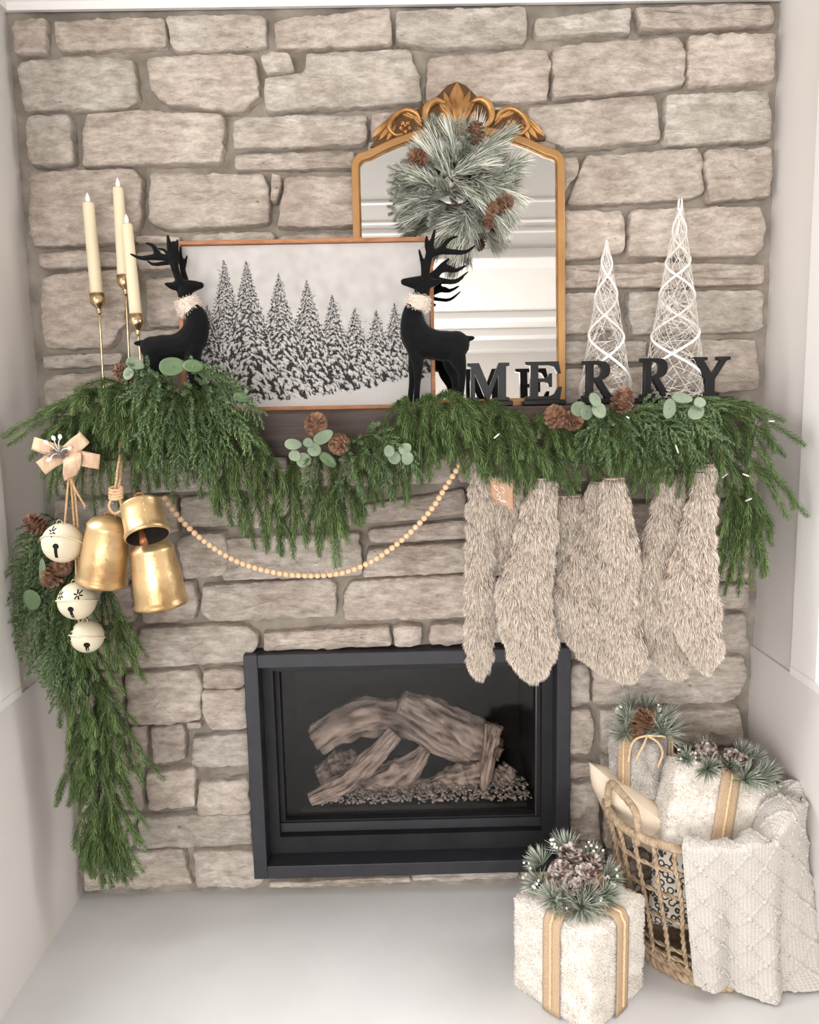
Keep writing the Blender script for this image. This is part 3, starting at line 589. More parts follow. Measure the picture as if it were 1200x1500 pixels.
def deer(label, body, limbs, antlers, collar, Y):
    pm = pxm(Y); pts = []
    root = thing('deer_figurine', label, 'figurine', (at(*body[len(body)//2][:2], Y)[0], Y, ZM), 'black deer with fur collars')
    mb = MB()
    def chain(L, sub):
        C = [np.concatenate([at(p[0], p[1], Y+(p[3] if len(p) > 3 else 0)), [p[2]*pm]]) for p in L]
        Q = crom(np.array(C), max(4, (len(C)-1)*sub)); mb.tube(Q[:, :3], np.maximum(.0018, Q[:, 3]), 12)
        mb.ball(Q[0, :3], max(.0018, Q[0, 3]), 12, 8); mb.ball(Q[-1, :3], max(.0018, Q[-1, 3]), 12, 8)
    chain(body, 7)
    for l in limbs: chain(l, 6)
    for l in antlers: chain(l, 6)
    o = mb.build('body', 'black_flock', root)
    r = o.modifiers.new('fuse', 'REMESH'); r.mode = 'VOXEL'; r.voxel_size = .0024; r.use_smooth_shade = True
    s = o.modifiers.new('relax', 'SMOOTH'); s.iterations = 5; s.factor = .5
    (u, v, wd, hg, ang) = collar; c = at(u, v, Y); mb = MB(); ca, sa = math.cos(ang), math.sin(ang)
    R_ = np.array([[ca, 0, sa], [0, 1, 0], [-sa, 0, ca]]); G = []
    for i in range(9):
        h = -1+2*i/8; rr = (1+.16*math.sqrt(max(0, 1-h*h)))*wd*pm
        G.append([c+R_@np.array([rr*math.cos(a), .92*rr*math.sin(a), h*hg*pm]) for a in np.linspace(0, 2*math.pi, 24, endpoint=False)])
    G = np.array(G); mb.grid(G, closed=True); co = mb.build('collar', 'cream_fur', root)
    P = G.reshape(-1, 3); P = np.repeat(P, 9, 0)+rng.normal(0, .002, (len(P)*9, 3)); Nn = P-c; Nn /= np.linalg.norm(Nn, axis=1)[:, None]
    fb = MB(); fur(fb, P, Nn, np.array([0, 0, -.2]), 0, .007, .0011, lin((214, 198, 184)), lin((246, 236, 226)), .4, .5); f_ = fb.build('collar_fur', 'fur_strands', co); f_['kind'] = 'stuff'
R_body = [(592, 413, 5), (604, 414, 8), (618, 416, 10.5), (618, 430, 11), (609, 445, 12), (604, 462, 15), (606, 480, 20), (615, 498, 24), (636, 505, 21.5), (656, 507, 22), (668, 505, 20)]
R_limbs = [[(622, 412, 8), (634, 414, 6.5, -.008), (646, 411, 2.5, -.014)],
    [(606, 507, 12, -.012), (612, 530, 9, -.016), (612, 552, 5.5, -.016), (611, 572, 4.6, -.016), (610, 592, 5, -.016)], [(610, 507, 12, .012), (606, 535, 8, .014), (604, 556, 5, .014), (602, 576, 4.3, .014), (600, 592, 4.6, .014)],
    [(664, 510, 17, -.008), (672, 530, 11.5, -.014), (677, 549, 6, -.016), (676, 570, 4.8, -.016), (673, 592, 5, -.016)], [(658, 513, 14, .012), (660, 535, 10, .014), (667, 555, 5.5, .016), (668, 574, 4.6, .016), (666, 592, 5, .016)],
    [(672, 500, 9), (683, 497, 5.5), (693, 495, 3)]]
R_ant = [[(622, 410, 6, -.008), (626, 390, 5, -.012), (629, 372, 5.5, -.014), (632, 358, 4, -.014), (637, 337, 2, -.014)], [(628, 370, 4, -.014), (625, 358, 3.2, -.014), (625, 346, 1.8, -.014)], [(621, 402, 4, -.01), (619, 386, 3.2, -.01), (614, 366, 1.9, -.01)],
    [(630, 373, 5, -.014), (645, 368, 5, -.016), (662, 369, 4.2, -.018), (682, 369, 3, -.02), (696, 360, 1.6, -.022)], [(645, 367, 4.5, -.016), (654, 355, 3.2, -.016), (662, 349, 2.6, -.016), (670, 346, 1.7, -.016)],
    [(626, 408, 5.5, .008), (637, 400, 4.2, .014), (648, 388, 3.4, .018), (658, 379, 1.7, .02)], [(637, 401, 4, .014), (652, 395, 3.8, .018), (668, 396, 3.2, .02), (683, 389, 1.7, .022)], [(645, 396, 3, .016), (655, 390, 2.4, .018), (664, 392, 1.6, .02)], [(634, 405, 4, .014), (648, 410, 3.2, .018), (668, 411, 2.8, .02), (686, 398, 1.5, .022)]]
deer('black deer figurine facing left at the right end of the framed print', R_body, R_limbs, R_ant, (612, 444, 13.5, 10, .12), -.205)
L_body = [(294, 418, 5), (284, 419, 8), (271, 422, 10), (272, 434, 10.5), (279, 449, 12), (288, 465, 15.5), (287, 484, 19), (277, 502, 22), (258, 509, 19.5), (238, 512, 21), (224, 511, 18)]
L_limbs = [[(266, 418, 7.5), (254, 419, 6, -.008), (243, 416, 2.5, -.014)],
    [(284, 510, 13, -.012), (281, 535, 9, -.016), (283, 560, 5.5, -.016), (284, 590, 5, -.016)], [(282, 510, 12, .012), (287, 540, 8, .014), (291, 562, 5, .014), (293, 590, 4.6, .014)],
    [(226, 516, 16, -.008), (221, 538, 11, -.014), (216, 556, 6, -.016), (219, 590, 5, -.016)], [(232, 518, 14, .012), (230, 542, 10, .014), (224, 560, 5.5, .016), (226, 590, 5, .016)],
    [(220, 506, 8), (210, 503, 5.5), (199, 503, 3)]]
L_ant = [[(264, 414, 6, -.008), (258, 398, 5.5, -.012), (254, 384, 6, -.014), (249, 368, 4.2, -.014), (246, 346, 2.2, -.014)], [(254, 380, 4, -.014), (254, 368, 3, -.014), (254, 354, 1.8, -.014)], [(259, 384, 4, -.012), (259, 370, 3, -.012), (260, 352, 1.9, -.012)],
    [(254, 382, 5, -.014), (240, 377, 5, -.016), (222, 377, 4.2, -.018), (206, 378, 3, -.02), (191, 372, 1.6, -.022)], [(236, 377, 4.5, -.016), (229, 368, 4, -.016), (224, 360, 3, -.016), (214, 356, 1.8, -.016)],
    [(250, 384, 4, .004), (238, 386, 3.2, .01), (224, 387, 2.6, .014), (216, 382, 1.6, .016)], [(246, 372, 3, .004), (240, 366, 2.2, .01), (232, 364, 1.6, .014)],
    [(272, 412, 5, .008), (268, 396, 4, .014), (265, 380, 3.2, .016), (264, 362, 1.8, .018)], [(268, 396, 3.4, .014), (271, 386, 2.6, .016), (274, 375, 1.6, .018)]]
deer('black deer figurine facing right beside the candlesticks at the left of the print', L_body, L_limbs, L_ant, (276, 448, 13, 10, -.35), -.205)

# ---------------------------------------------------------------- white string cone trees
mat('white_string', (236, 230, 222), .8)
mat('white_vine', (244, 240, 234), .7)
def cone_tree(apex, base, hw, Y, label, n, turns):
    a = at(*apex, Y); b = at(*base, Y); b[2] = ZM+.002; r = hw*pxm(Y); ax = a-b
    t = thing('cone_tree', label, 'decor tree', b, 'white string cone trees')
    F_ = lambda h, th: b+ax*h+(r*(1-h)**.92+.0025)*np.array([math.cos(th), math.sin(th), 0])
    mb = MB()
    for i in range(n):
        h0 = random.random()**1.35*.93; th = random.uniform(0, 6.283); dh = random.uniform(-.28, .28); dt = random.choice((-1, 1))*random.uniform(.5, 1.9); k = 7
        mb.tube([F_(min(.985, max(0, h0+dh*s)), th+dt*s) for s in np.linspace(0, 1, k)], .00062, 3, cap=False)
    o = mb.build('string_web', 'white_string', t); o['kind'] = 'stuff'
    for tu, ph in turns:
        K = 90; mb = MB(); mb.tube([F_((i/K)**.92*1.0, ph+tu*2*math.pi*(i/K)**1.25)+np.array([0, 0, .001]) for i in range(K+1)], np.linspace(.0038, .0020, K+1), 6); mb.build('vine', 'white_vine', t)
    mb = MB(); mb.tube([F_(0, a_) for a_ in np.linspace(0, 2*math.pi, 40, endpoint=False)], .0016, 6, closed=True); mb.build('base_ring', 'white_string', t)
cone_tree((889, 352), (887, 590), 38, -.105, 'shorter white string cone tree behind the letters', 300, ((1.9, 2.4), (-1.9, .5)))
cone_tree((997, 292), (986, 590), 46, -.11, 'taller white string cone tree near the right wall', 380, ((2.6, 2.0), (-2.6, .3)))

# ---------------------------------------------------------------- candlesticks and candles
mat('ivory_wax', (228, 214, 184), .5, col2=(222, 206, 174), nscale=6, spec=.4)
mat('flame_plastic', (250, 246, 238), .35)
mat('brass', (224, 198, 160), .2, metal=.95, col2=(212, 182, 140), nscale=8)
def candle(top, bot, cup, foot, Y, w1, lab):
    pm = pxm(Y); T = at(*top, Y); B = at(*bot, Y); C_ = at(*cup, Y); Fp = at(*foot, Y); Fp[2] = ZM
    fr_ = frame(T-B); L = np.linalg.norm(T-B); w_ = w1*pm
    st = thing('candlestick', 'slim brass candlestick '+lab, 'candlestick', Fp, 'brass candlesticks')
    mb = MB(); d = np.linalg.norm(B-C_); z0 = .012
    mb.lathe([(.0, -z0*.2), (w_*.98, -z0*.2), (w_*1.12, 0), (w_*1.14, -d*.55), (w_*.95, -d*.72), (w_*.45, -d*.95), (w_*.32, -d*1.15), (w_*.42, -d*1.18), (w_*.42, -d*1.26), (w_*.2, -d*1.28)], (frame(B-C_), B), 24); mb.build('cup', 'brass', st)
    mb = MB(); mb.tube(crom([C_+(C_-B)*.2, (C_+Fp)/2, Fp+V(0, 0, .004)], 8), .0026, 10); mb.build('stem', 'brass', st)
    mb = MB(); mb.lathe([(.0, .007), (.006, .0065), (.03, .004), (.034, .002), (.034, 0), (0, 0)], (np.eye(3), Fp), 28); mb.build('foot', 'brass', st)
    c = thing('taper_candle', 'ivory battery taper candle '+lab, 'candle', B, 'ivory taper candles')
    mb = MB(); mb.lathe([(0, 0), (w_*.96, 0), (w_*.97, L*.02), (w_*.86, L*.98), (w_*.78, L), (w_*.3, L*.995), (0, L*.99)], (fr_, B), 24); mb.build('wax', 'ivory_wax', c)
    mb = MB(); f = 13*pm; mb.lathe([(w_*.22, -.002), (w_*.34, f*.25), (w_*.36, f*.42), (w_*.22, f*.78), (0, f*1.08)], (fr_, T), 12); mb.build('flame_tip', 'flame_plastic', c)
candle((129, 297), (142, 430), (145, 453), (153, 588), -.10, 9.2, 'standing nearest the left wall')
candle((173, 275), (181, 403), (184, 425), (192, 588), -.085, 8.6, 'at the back of the group, its flame the highest')
candle((186, 328), (199, 460), (202, 484), (211, 588), -.125, 8.8, 'the shortest, beside the deer antlers')
# ---------------------------------------------------------------- greenery builders
mat('greenery', (80, 110, 60), .62, attr='Col', spec=.25, rnd=.24)
mat('cone_scale', (54, 36, 27), .7, col2=(146, 106, 80), nscale=70, contrast=(.3, .7))
mat('cone_frosted', (78, 56, 47), .75, col2=(206, 194, 186), nscale=60, contrast=(.42, .66))
mat('eucalyptus', (102, 116, 94), .6, col2=(130, 142, 120), nscale=18, spec=.3)
mat('eucalyptus_dark', (66, 88, 56), .5, col2=(86, 106, 72), nscale=14, spec=.35)
G1 = np.array(lin((52, 73, 36))[:3]); G2 = np.array(lin((122, 143, 90))[:3]); GS = np.array(lin((92, 92, 56))[:3])
C1 = np.array(lin((70, 92, 58))[:3]); C2 = np.array(lin((128, 148, 106))[:3])
def frames(P):
    T = np.gradient(P, axis=0); T /= np.maximum(1e-9, np.linalg.norm(T, axis=1))[:, None]
    a = np.array([0, -1., 0]) if abs(T[0][1]) < .9 else np.array([1., 0, 0]); u = unit(np.cross(T[0], a)); U = []
    for t in T: u = unit(u-t*np.dot(u, t)); U.append(u)
    U = np.array(U); return T, U, np.cross(T, U)
def needles(mb, ctrl, nl=.016, step=.0028, k=5, wd=.0014, a1=52, a2=26, c1=G1, c2=G2, cs=GS, stem=.0011, jit=.12, flat=None, taper=.12, shade=None):
    P = crom(ctrl, 40); L = np.linalg.norm(np.diff(P, axis=0), axis=1).sum(); n = max(5, int(L/step)); P = crom(ctrl, n); T, U, Wv = frames(P)
    i = np.repeat(np.arange(n), k); N_ = len(i)
    if flat is None: th = np.tile(np.arange(k)*2*math.pi/k, n)+i*.61+rng.normal(0, .15, N_)
    else: th = np.tile(np.arange(k)*math.pi, n)[:N_]+rng.normal(0, flat, N_)
    rad = np.cos(th)[:, None]*U[i]+np.sin(th)[:, None]*Wv[i]
    t = i/(n-1); le = nl*np.clip(np.minimum(1, (1.02-t)/taper*.55+.45), .3, 1)*np.clip(.55+t/.12*.45, 0, 1)*rng.uniform(.82, 1.12, N_); le = le[:, None]
    A1 = np.radians(a1)+rng.normal(0, jit, N_); A2 = np.radians(a2)+rng.normal(0, jit, N_)
    d1 = T[i]*np.cos(A1)[:, None]+rad*np.sin(A1)[:, None]; d2 = T[i]*np.cos(A2)[:, None]+rad*np.sin(A2)[:, None]
    b = P[i]+rad*stem*.8; m = b+d1*le*.5; tp = m+d2*le*.5; sd = np.cross(rad, T[i])*wd/2
    v = np.stack([b-sd, b+sd, m-sd, m+sd, tp], 1).reshape(-1, 3); o = np.arange(N_)[:, None]*5
    kk = rng.uniform(0, 1, (N_, 1))**1.2*.8; c = c1+(c2-c1)*kk; ct = c1+(c2-c1)*np.clip(kk+.4, 0, 1.25)
    mb.add(v, o+np.array([[2, 3, 4]]), o+np.array([[0, 1, 3, 2]]), np.stack([c, c, c, c, ct], 1).reshape(-1, 3))
    mb.tube(P[::4] if n > 12 else P, np.linspace(stem*1.5, stem*.6, len(P[::4] if n > 12 else P)), 5, c=cs)
    return P, T, U, Wv
def p3(a): return at(a[0], a[1], a[2])
def arc(R, T, h, lift):
    R, T = np.asarray(R), np.asarray(T); return [R, R+(T-R)*.3+V(0, -h, lift), R+(T-R)*.66+V(0, -h*.95, lift*.75), T]
def sprig(parent, r, t, h=.03, lift=.02, side=2, nl=.0175, name='sprig', c1=G1, c2=G2):
    """hanging norfolk-pine style sprig: one stem plus drooping side fingers"""
    mb = MB(); R, T_ = p3(r), p3(t); P, T, U, Wv = needles(mb, arc(R, T_, h, lift), nl, c1=c1, c2=c2)
    n = len(P); L = np.linalg.norm(T_-R)
    for s in range(side):
        i = int(n*random.uniform(.22, .6)); b = P[i]; sg = random.choice((-1, 1)) if side == 1 else (1 if s % 2 else -1); rem = np.linalg.norm(P[-1]-b)
        d = T[i]*.75+np.array([sg*random.uniform(.35, .75), random.uniform(-.35, .1), -.35]); d = unit(d); l_ = rem*random.uniform(.5, .85)
        e = b+d*l_*.75+V(0, 0, -l_*.35); needles(mb, [b, b+d*l_*.35+V(0, -.004, .004), b+d*l_*.65+V(0, -.005, -l_*.10), e], nl*.95, c1=c1, c2=c2)
    return mb.build(name, 'greenery', parent)
def cedar(parent, r, t, h=.03, lift=.015, tw=.034, c1=C1, c2=C2):
    mb = MB(); R, T_ = p3(r), p3(t); P = crom(arc(R, T_, h, lift), 60); L = np.linalg.norm(np.diff(P, axis=0), axis=1).sum(); n = max(8, int(L/.0085)); P = crom(arc(R, T_, h, lift), n); T, U, Wv = frames(P)
    mb.tube(P, np.linspace(.0014, .0007, n), 5, c=GS)
    for i in range(1, n):
        sg = 1 if i % 2 else -1; f = .55+.45*math.sin(math.pi*min(1, .15+i/n*.85)); d = unit(T[i]*.8+U[i]*sg*.75+Wv[i]*random.uniform(-.5, .5)); l_ = tw*f*random.uniform(.7, 1.2); b = P[i]
        needles(mb, [b, b+d*l_*.5+V(0, -.003, .001), b+d*l_+T[i]*l_*.25+V(0, 0, -.004)], .0085, .0026, 3, .0019, 46, 28, c1, c2, c1, .0007, .15)
    needles(mb, P[-6:], .009, .0025, 3, .0019, 46, 28, c1, c2, c1, .0007)
    return mb.build('cedar_sprig', 'greenery', parent)
def pine_cone(parent, c, r, ax=(0, -.9, -.2), m='cone_scale', n=64, elong=1.25, name='pine_cone'):
    mb = MB(); F_ = frame(ax); c = np.asarray(c)
    mb.ball(c, (r*.5, r*.5, r*elong*.75), 10, 8, F_)
    for i in range(n):
        t = (i+.5)/n; z = -1+2*t; th = i*2.39996; rr = math.sqrt(max(.02, 1-z*z))*(1 if z < 0 else .92)
        rad = np.array([math.cos(th), math.sin(th), 0]); zz = np.array([0, 0, 1.]); tan = np.array([-math.sin(th), math.cos(th), 0]); d = unit(rad*(.45+rr*.75)+zz*(.15+.75*max(z, -.2)))
        b = rad*rr*r*.42+zz*z*r*elong*.72; l_ = r*(.40+.22*rr); w_ = r*.27*(.5+.5*rr); up = np.cross(d, tan)
        pts = np.array([b-tan*w_*.35, b+tan*w_*.35, b+d*l_*.65-tan*w_, b+d*l_*.65+tan*w_, b+d*l_+tan*w_*.5-up*r*.05, b+d*l_-tan*w_*.5-up*r*.05, b+d*l_*.8-up*r*.12])
        mb.add(pts@F_.T+c, t=[(5, 4, 6), (2, 5, 6), (4, 3, 6), (0, 2, 6), (3, 1, 6), (0, 6, 1)], q=[(0, 1, 3, 2), (2, 3, 4, 5)])
    return mb.build(name, m, parent, smooth=False)
def leaf(parent, u, v, Y, rx, ry, ang=0., m='eucalyptus', tilt=(0, 0)):
    pm = pxm(Y); c = at(u, v, Y); ca, sa = math.cos(ang), math.sin(ang); mb = MB(); G = []
    n = unit(V(tilt[0], -1, tilt[1])); F_ = frame(n, (1, 0, 0))
    for k in np.linspace(0, 1, 5):
        row = []
        for a in np.linspace(0, 2*math.pi, 22, endpoint=False):
            x, y = rx*math.cos(a)*k, ry*math.sin(a)*k*(1-.12*math.cos(a)); x, y = x*ca-y*sa, x*sa+y*ca
            z = .10*max(rx, ry)*(k*k) + .12*rx*abs(math.sin(a)*k)*.7
            row.append(c+F_@np.array([x*pm, y*pm, z*pm]))
        G.append(row)
    mb.grid(np.array(G), closed=True); o = mb.build('leaf', m, parent); s = o.modifiers.new('thick', 'SOLIDIFY'); s.thickness = .0008; return o

# ---------------------------------------------------------------- garland along the mantel
gar = thing('mantel_garland', 'full green pine and cedar garland draped along the whole mantel', 'garland', (0, -.24, ZM))
HEM = ([60, 150, 190, 230, 262, 290, 318, 345, 400, 435, 465, 490, 515, 545, 570, 600, 640, 662, 690, 720, 760, 800, 850, 900, 940, 985, 1030, 1060], [640, 660, 720, 735, 738, 725, 765, 800, 812, 818, 828, 842, 800, 778, 755, 735, 712, 690, 700, 728, 738, 742, 734, 712, 735, 732, 742, 770])
TOP = ([0, 50, 100, 180, 220, 280, 320, 370, 400, 450, 500, 545, 580, 620, 680, 740, 790, 850, 900, 960, 1020, 1080, 1130, 1170], [635, 592, 574, 552, 545, 548, 566, 592, 620, 642, 640, 612, 576, 570, 568, 576, 598, 602, 598, 588, 580, 578, 590, 612])
LEAN = ([60, 150, 220, 300, 400, 500, 600, 660, 720, 820, 900, 1000, 1060], [-70, -40, -12, 6, 14, 4, -6, 22, 46, 44, 34, 16, 40])
hem = lambda u: np.interp(u, *HEM); top = lambda u: np.interp(u, *TOP); lean_ = lambda u: np.interp(u, *LEAN)
J = lambda a: random.uniform(-a, a)
for u in np.arange(150, 1045, 13):                                     # long hanging layer
    u = u+J(6); l_ = lean_(u); sprig(gar, (u-l_*.8+J(8), top(u)+52, -.262), (u+J(6), hem(u)-random.uniform(0, 26), -.285+J(.012)), .03, .012, 2)
for u in np.arange(130, 1070, 19):                                       # middle layer
    u = u+J(9); l_ = lean_(u); a, b = top(u), hem(u); sprig(gar, (u-l_*1.1+J(10), a+26, -.255), (u+J(12), a+(b-a)*random.uniform(.55, .86), -.325+J(.012)), .04, .02, 2)
for u in np.arange(120, 1080, 23):                                       # upper layer curling over the shelf edge
    if 385 < u < 560: continue
    u = u+J(9); l_ = lean_(u); a, b = top(u), hem(u); sprig(gar, (u-l_*.9-8+J(14), a+16, -.225), (u+l_*.3+J(20), a+(b-a)*random.uniform(.32, .52), -.345+J(.012)), .035, .024, 2)
for r, t in (((165, 592), (12, 652)), ((150, 600), (4, 640)), ((140, 606), (44, 672)), ((165, 585), (70, 608)), ((175, 580), (95, 596)), ((200, 574), (110, 572)), ((180, 590), (55, 606)), ((160, 600), (90, 660)), ((170, 600), (120, 660)), ((190, 590), (150, 690)), ((150, 612), (75, 640)), ((120, 625), (70, 735)), ((135, 625), (100, 740)), ((150, 625), (120, 735)), ((110, 625), (62, 700)), ((160, 640), (150, 740)), ((165, 640), (175, 745)), ((150, 660), (140, 760))):
    sprig(gar, (*r, -.235), (*t, -.30+J(.02) if t[1] < 690 else -.26), .03, .022, 1)
for r, t in (((1030, 598), (1178, 652)), ((1010, 596), (1148, 616)), ((1040, 604), (1150, 668)), ((1060, 606), (1132, 690)), ((1050, 655), (1182, 756)), ((1065, 665), (1156, 762)), ((1060, 672), (1118, 776)), ((1055, 680), (1132, 770)), ((1020, 602), (1120, 640)), ((1030, 615), (1100, 700)), ((980, 600), (1090, 600)), ((1010, 600), (1120, 602)), ((1040, 620), (1140, 700)), ((1020, 630), (1090, 720))):
    sprig(gar, (*r, -.24), (*t, -.30+J(.02)), .025, .022, 1)
for r, t in (((1078, 720), (1046, 878)), ((1080, 720), (1062, 872)), ((1085, 725), (1082, 872)), ((1090, 720), (1100, 862)), ((1085, 715), (1122, 832)), ((1088, 710), (1131, 798)), ((1075, 715), (1052, 840)), ((1092, 725), (1108, 830)), ((1078, 740), (1070, 850)), ((1070, 690), (1080, 800)), ((1085, 690), (1100, 790)), ((1060, 690), (1060, 790))):
    sprig(gar, (*r, -.255), (*t, -.285+J(.012)), .015, .01, 2)
for r, t in (((265, 575), (205, 640)), ((270, 580), (228, 676)), ((280, 580), (262, 690)), ((290, 580), (302, 690)), ((300, 575), (335, 668)), ((310, 575), (366, 650)), ((310, 566), (380, 606)), ((260, 566), (196, 584)), ((275, 580), (248, 632)), ((285, 570), (290, 640)), ((300, 570), (330, 620)), ((255, 570), (214, 556)), ((305, 565), (352, 572)), ((230, 560), (200, 548)), ((285, 556), (322, 552)), ((240, 560), (232, 620)),
             ((515, 648), (560, 700)), ((505, 650), (530, 720)), ((530, 640), (596, 668)), ((520, 650), (500, 720)), ((560, 640), (610, 690)), ((540, 655), (572, 720)), ((470, 655), (450, 720)),
             ((900, 606), (960, 640)), ((920, 602), (1000, 650)), ((930, 600), (1016, 616)), ((900, 612), (930, 668)), ((880, 615), (890, 676)), ((950, 600), (1040, 640)), ((960, 606), (1020, 680)), ((880, 618), (848, 672)), ((920, 612), (976, 682)), ((970, 600), (1052, 604)), ((890, 622), (860, 640)), ((990, 604), (1060, 664))):
    cedar(gar, (*r, -.275), (*t, -.352+J(.012)), .03, .018, .036)
for a in ((253, 537, 19, 13, -.1, 'eucalyptus_dark'), (284, 537, 15, 10, .1, 'eucalyptus_dark'), (189, 548, 8, 10, 0), (198, 533, 13, 8, .3), (354, 583, 13, 7, .4, 'eucalyptus_dark'),
          (445, 674, 11, 11), (461, 659, 10, 10), (430, 651, 13, 8, .1), (474, 641, 16, 10, -.6), (432, 668, 9, 9), (480, 674, 15, 8, .7, 'eucalyptus_dark'), (452, 649, 8, 7, .6), (578, 671, 10, 10), (594, 658, 10, 9), (597, 671, 9, 10), (570, 661, 8, 9),
          (859, 604, 11, 11), (848, 599, 12, 11), (871, 586, 10, 11), (877, 602, 12, 12), (981, 599, 9, 15, .15), (999, 584, 15, 8, .25), (1020, 604, 11, 12), (1025, 590, 9, 8)):
    leaf(gar, a[0], a[1], -.372+J(.006), a[2], a[3], -(a[4] if len(a) > 4 else J(1)), a[5] if len(a) > 5 else 'eucalyptus', (J(.4), random.uniform(0, .5)))
for u, v, r, ax in ((463, 622, 17, (.2, -.8, .5)), (497, 651, 16, (-.1, -1, -.1)), (814, 611, 17, (-.3, -.7, .5)), (839, 616, 15, (.3, -.8, .1)), (912, 587, 17, (.1, -.6, .8)), (183, 548, 15, (-.6, -.5, .5))):
    pine_cone(gar, at(u, v, -.345 if u > 200 else -.30), r*pxm(-.34), ax)
# ---------------------------------------------------------------- string of little lights woven through
mat('bulb', (206, 204, 196), .25)
mat('green_wire', (34, 44, 30), .5)
sl = thing('string_lights', 'dark green string of small clear lights woven into the garland', 'string lights', at(980, 660, -.33))
mb = MB(); mb.tube(crom([at(*p) for p in ((700, 650, -.34), (760, 660, -.35), (860, 680, -.34), (935, 670, -.36), (1000, 690, -.35), (1060, 690, -.345), (1095, 675, -.34), (1110, 620, -.33), (1128, 617, -.33))], 90), .0011, 6); mb.build('wire', 'green_wire', sl)
for (u, v, Y, du, dv) in ((1126, 617, -.33, 9, 0), (990, 652, -.37, 4, 12), (1088, 694, -.35, 10, 4), (1092, 734, -.32, 10, -4), (724, 642, -.37, 8, -7), (1058, 700, -.36, 8, -6), (918, 610, -.38, 4, 3)):
    a, b = at(u, v, Y), at(u+du, v+dv, Y-.004); mb = MB(); mb.tube([a, a+(b-a)*.5, a+(b-a)*.9, b], [.0017, .0018, .0015, .0005], 8); mb.build('bulb', 'bulb', sl)

# ---------------------------------------------------------------- garland hanging down the left side
gl2 = thing('hanging_garland', 'green garland tail hanging down the left side of the stone wall', 'garland', at(140, 1000, -.16))
CL = crom([(112, 690), (108, 760), (112, 860), (128, 960), (150, 1060), (158, 1150), (162, 1215)], 60)
for i in range(14, 60, 1):
    u, v = CL[i]; f = (i-14)/46; yb = -.20+.02*f
    sg = -1 if i % 2 else 1; spread = random.uniform(8, 58)*(1 if 900 < v < 1190 else .6)
    ln = random.uniform(78, 130); sprig(gl2, (u+J(8), v-20, yb), (u+sg*spread*(.8 if sg < 0 else 1.1), min(v+ln, 1300-abs(sg*spread)*.5), yb-random.uniform(.03, .09)), .03, .008, 2)
for r, t in (((150, 840), (216, 962)), ((155, 850), (206, 990)), ((150, 850), (186, 985)), ((165, 900), (214, 1000)), ((150, 870), (165, 985)), ((165, 1030), (240, 1142)), ((160, 1040), (212, 1150)), ((140, 1060), (82, 1180)), ((150, 1090), (100, 1180)), ((160, 1180), (150, 1300)), ((165, 1180), (172, 1290)), ((165, 1175), (186, 1296)), ((155, 1180), (132, 1272)), ((170, 1160), (214, 1245)), ((150, 1020), (104, 1110)), ((130, 960), (200, 1060))):
    sprig(gl2, (*r, -.21), (*t, -.25+J(.02)), .02, .006, 2)
for r, t in (((100, 770), (40, 820)), ((95, 790), (24, 872)), ((100, 800), (30, 905)), ((100, 840), (18, 930)), ((95, 870), (12, 968)), ((105, 880), (40, 960)), ((110, 890), (62, 962)), ((105, 900), (78, 1010)), ((115, 900), (84, 1030)), ((115, 920), (100, 1030)), ((85, 760), (34, 800)), ((95, 830), (50, 890)), ((100, 860), (60, 930)), ((110, 900), (50, 985)), ((95, 800), (58, 850)), ((110, 930), (120, 1020)), ((90, 850), (28, 880)), ((80, 780), (50, 840)), ((100, 900), (90, 960)), ((120, 880), (70, 990)), ((120, 900), (106, 1010)), ((75, 775), (22, 838)), ((80, 800), (36, 850)), ((110, 930), (70, 1000)), ((90, 880), (20, 915))):
    cedar(gl2, (*r, -.215), (*t, -.265+J(.02)), .025, .012, .036)
leaf(gl2, 48, 878, -.30, 13, 16, .2, 'eucalyptus_dark'); leaf(gl2, 63, 835, -.30, 5, 18, -.1)
for u, v, r, ax in ((52, 768, 15, (-.3, -.6, .6)), (78, 842, 18, (.1, -.9, -.3)), (92, 830, 14, (.3, -.8, .2))): pine_cone(gl2, at(u, v, -.285), r*pxm(-.28), ax)
# ---------------------------------------------------------------- jingle bell hanger
mat('burlap', (186, 155, 128), .9, col2=(206, 177, 150), nscale=120, stretch=(1, 1, .15), bump=.4, bscale=300)
mat('twine', (176, 136, 98), .9, col2=(200, 164, 126), nscale=150)
mat('cream_enamel', (208, 197, 172), .35, col2=(200, 188, 163), nscale=10, spec=.5)
mat('painted_hole_dark', (16, 14, 12), .9)  # near-black paints the dark of openings; the bell balls stay closed
mat('wire_steel', (170, 165, 158), .3, metal=.9)
mat('berry_white', (240, 236, 228), .45)
def rope(mb, P, r, strands=3, pitch=.012, n=None):
    P = np.asarray(P); L = np.linalg.norm(np.diff(P, axis=0), axis=1).sum(); n = n or int(max(16, L/.0016)); P = crom(P, n); T, U, Wv = frames(P); s = np.linspace(0, L, n)
    for k in range(strands):
        a = s/pitch*2*math.pi+k*2*math.pi/strands; mb.tube(P+(np.cos(a)[:, None]*U+np.sin(a)[:, None]*Wv)*r*.5, r*.62, 5)
def pxpath(L, n=24): return crom([at(*p) for p in L], n)
hg = thing('jingle_bell_hanger', 'burlap bow with three cream jingle bells strung on twine', 'bell hanger', at(100, 680, -.36))
YB = -.385
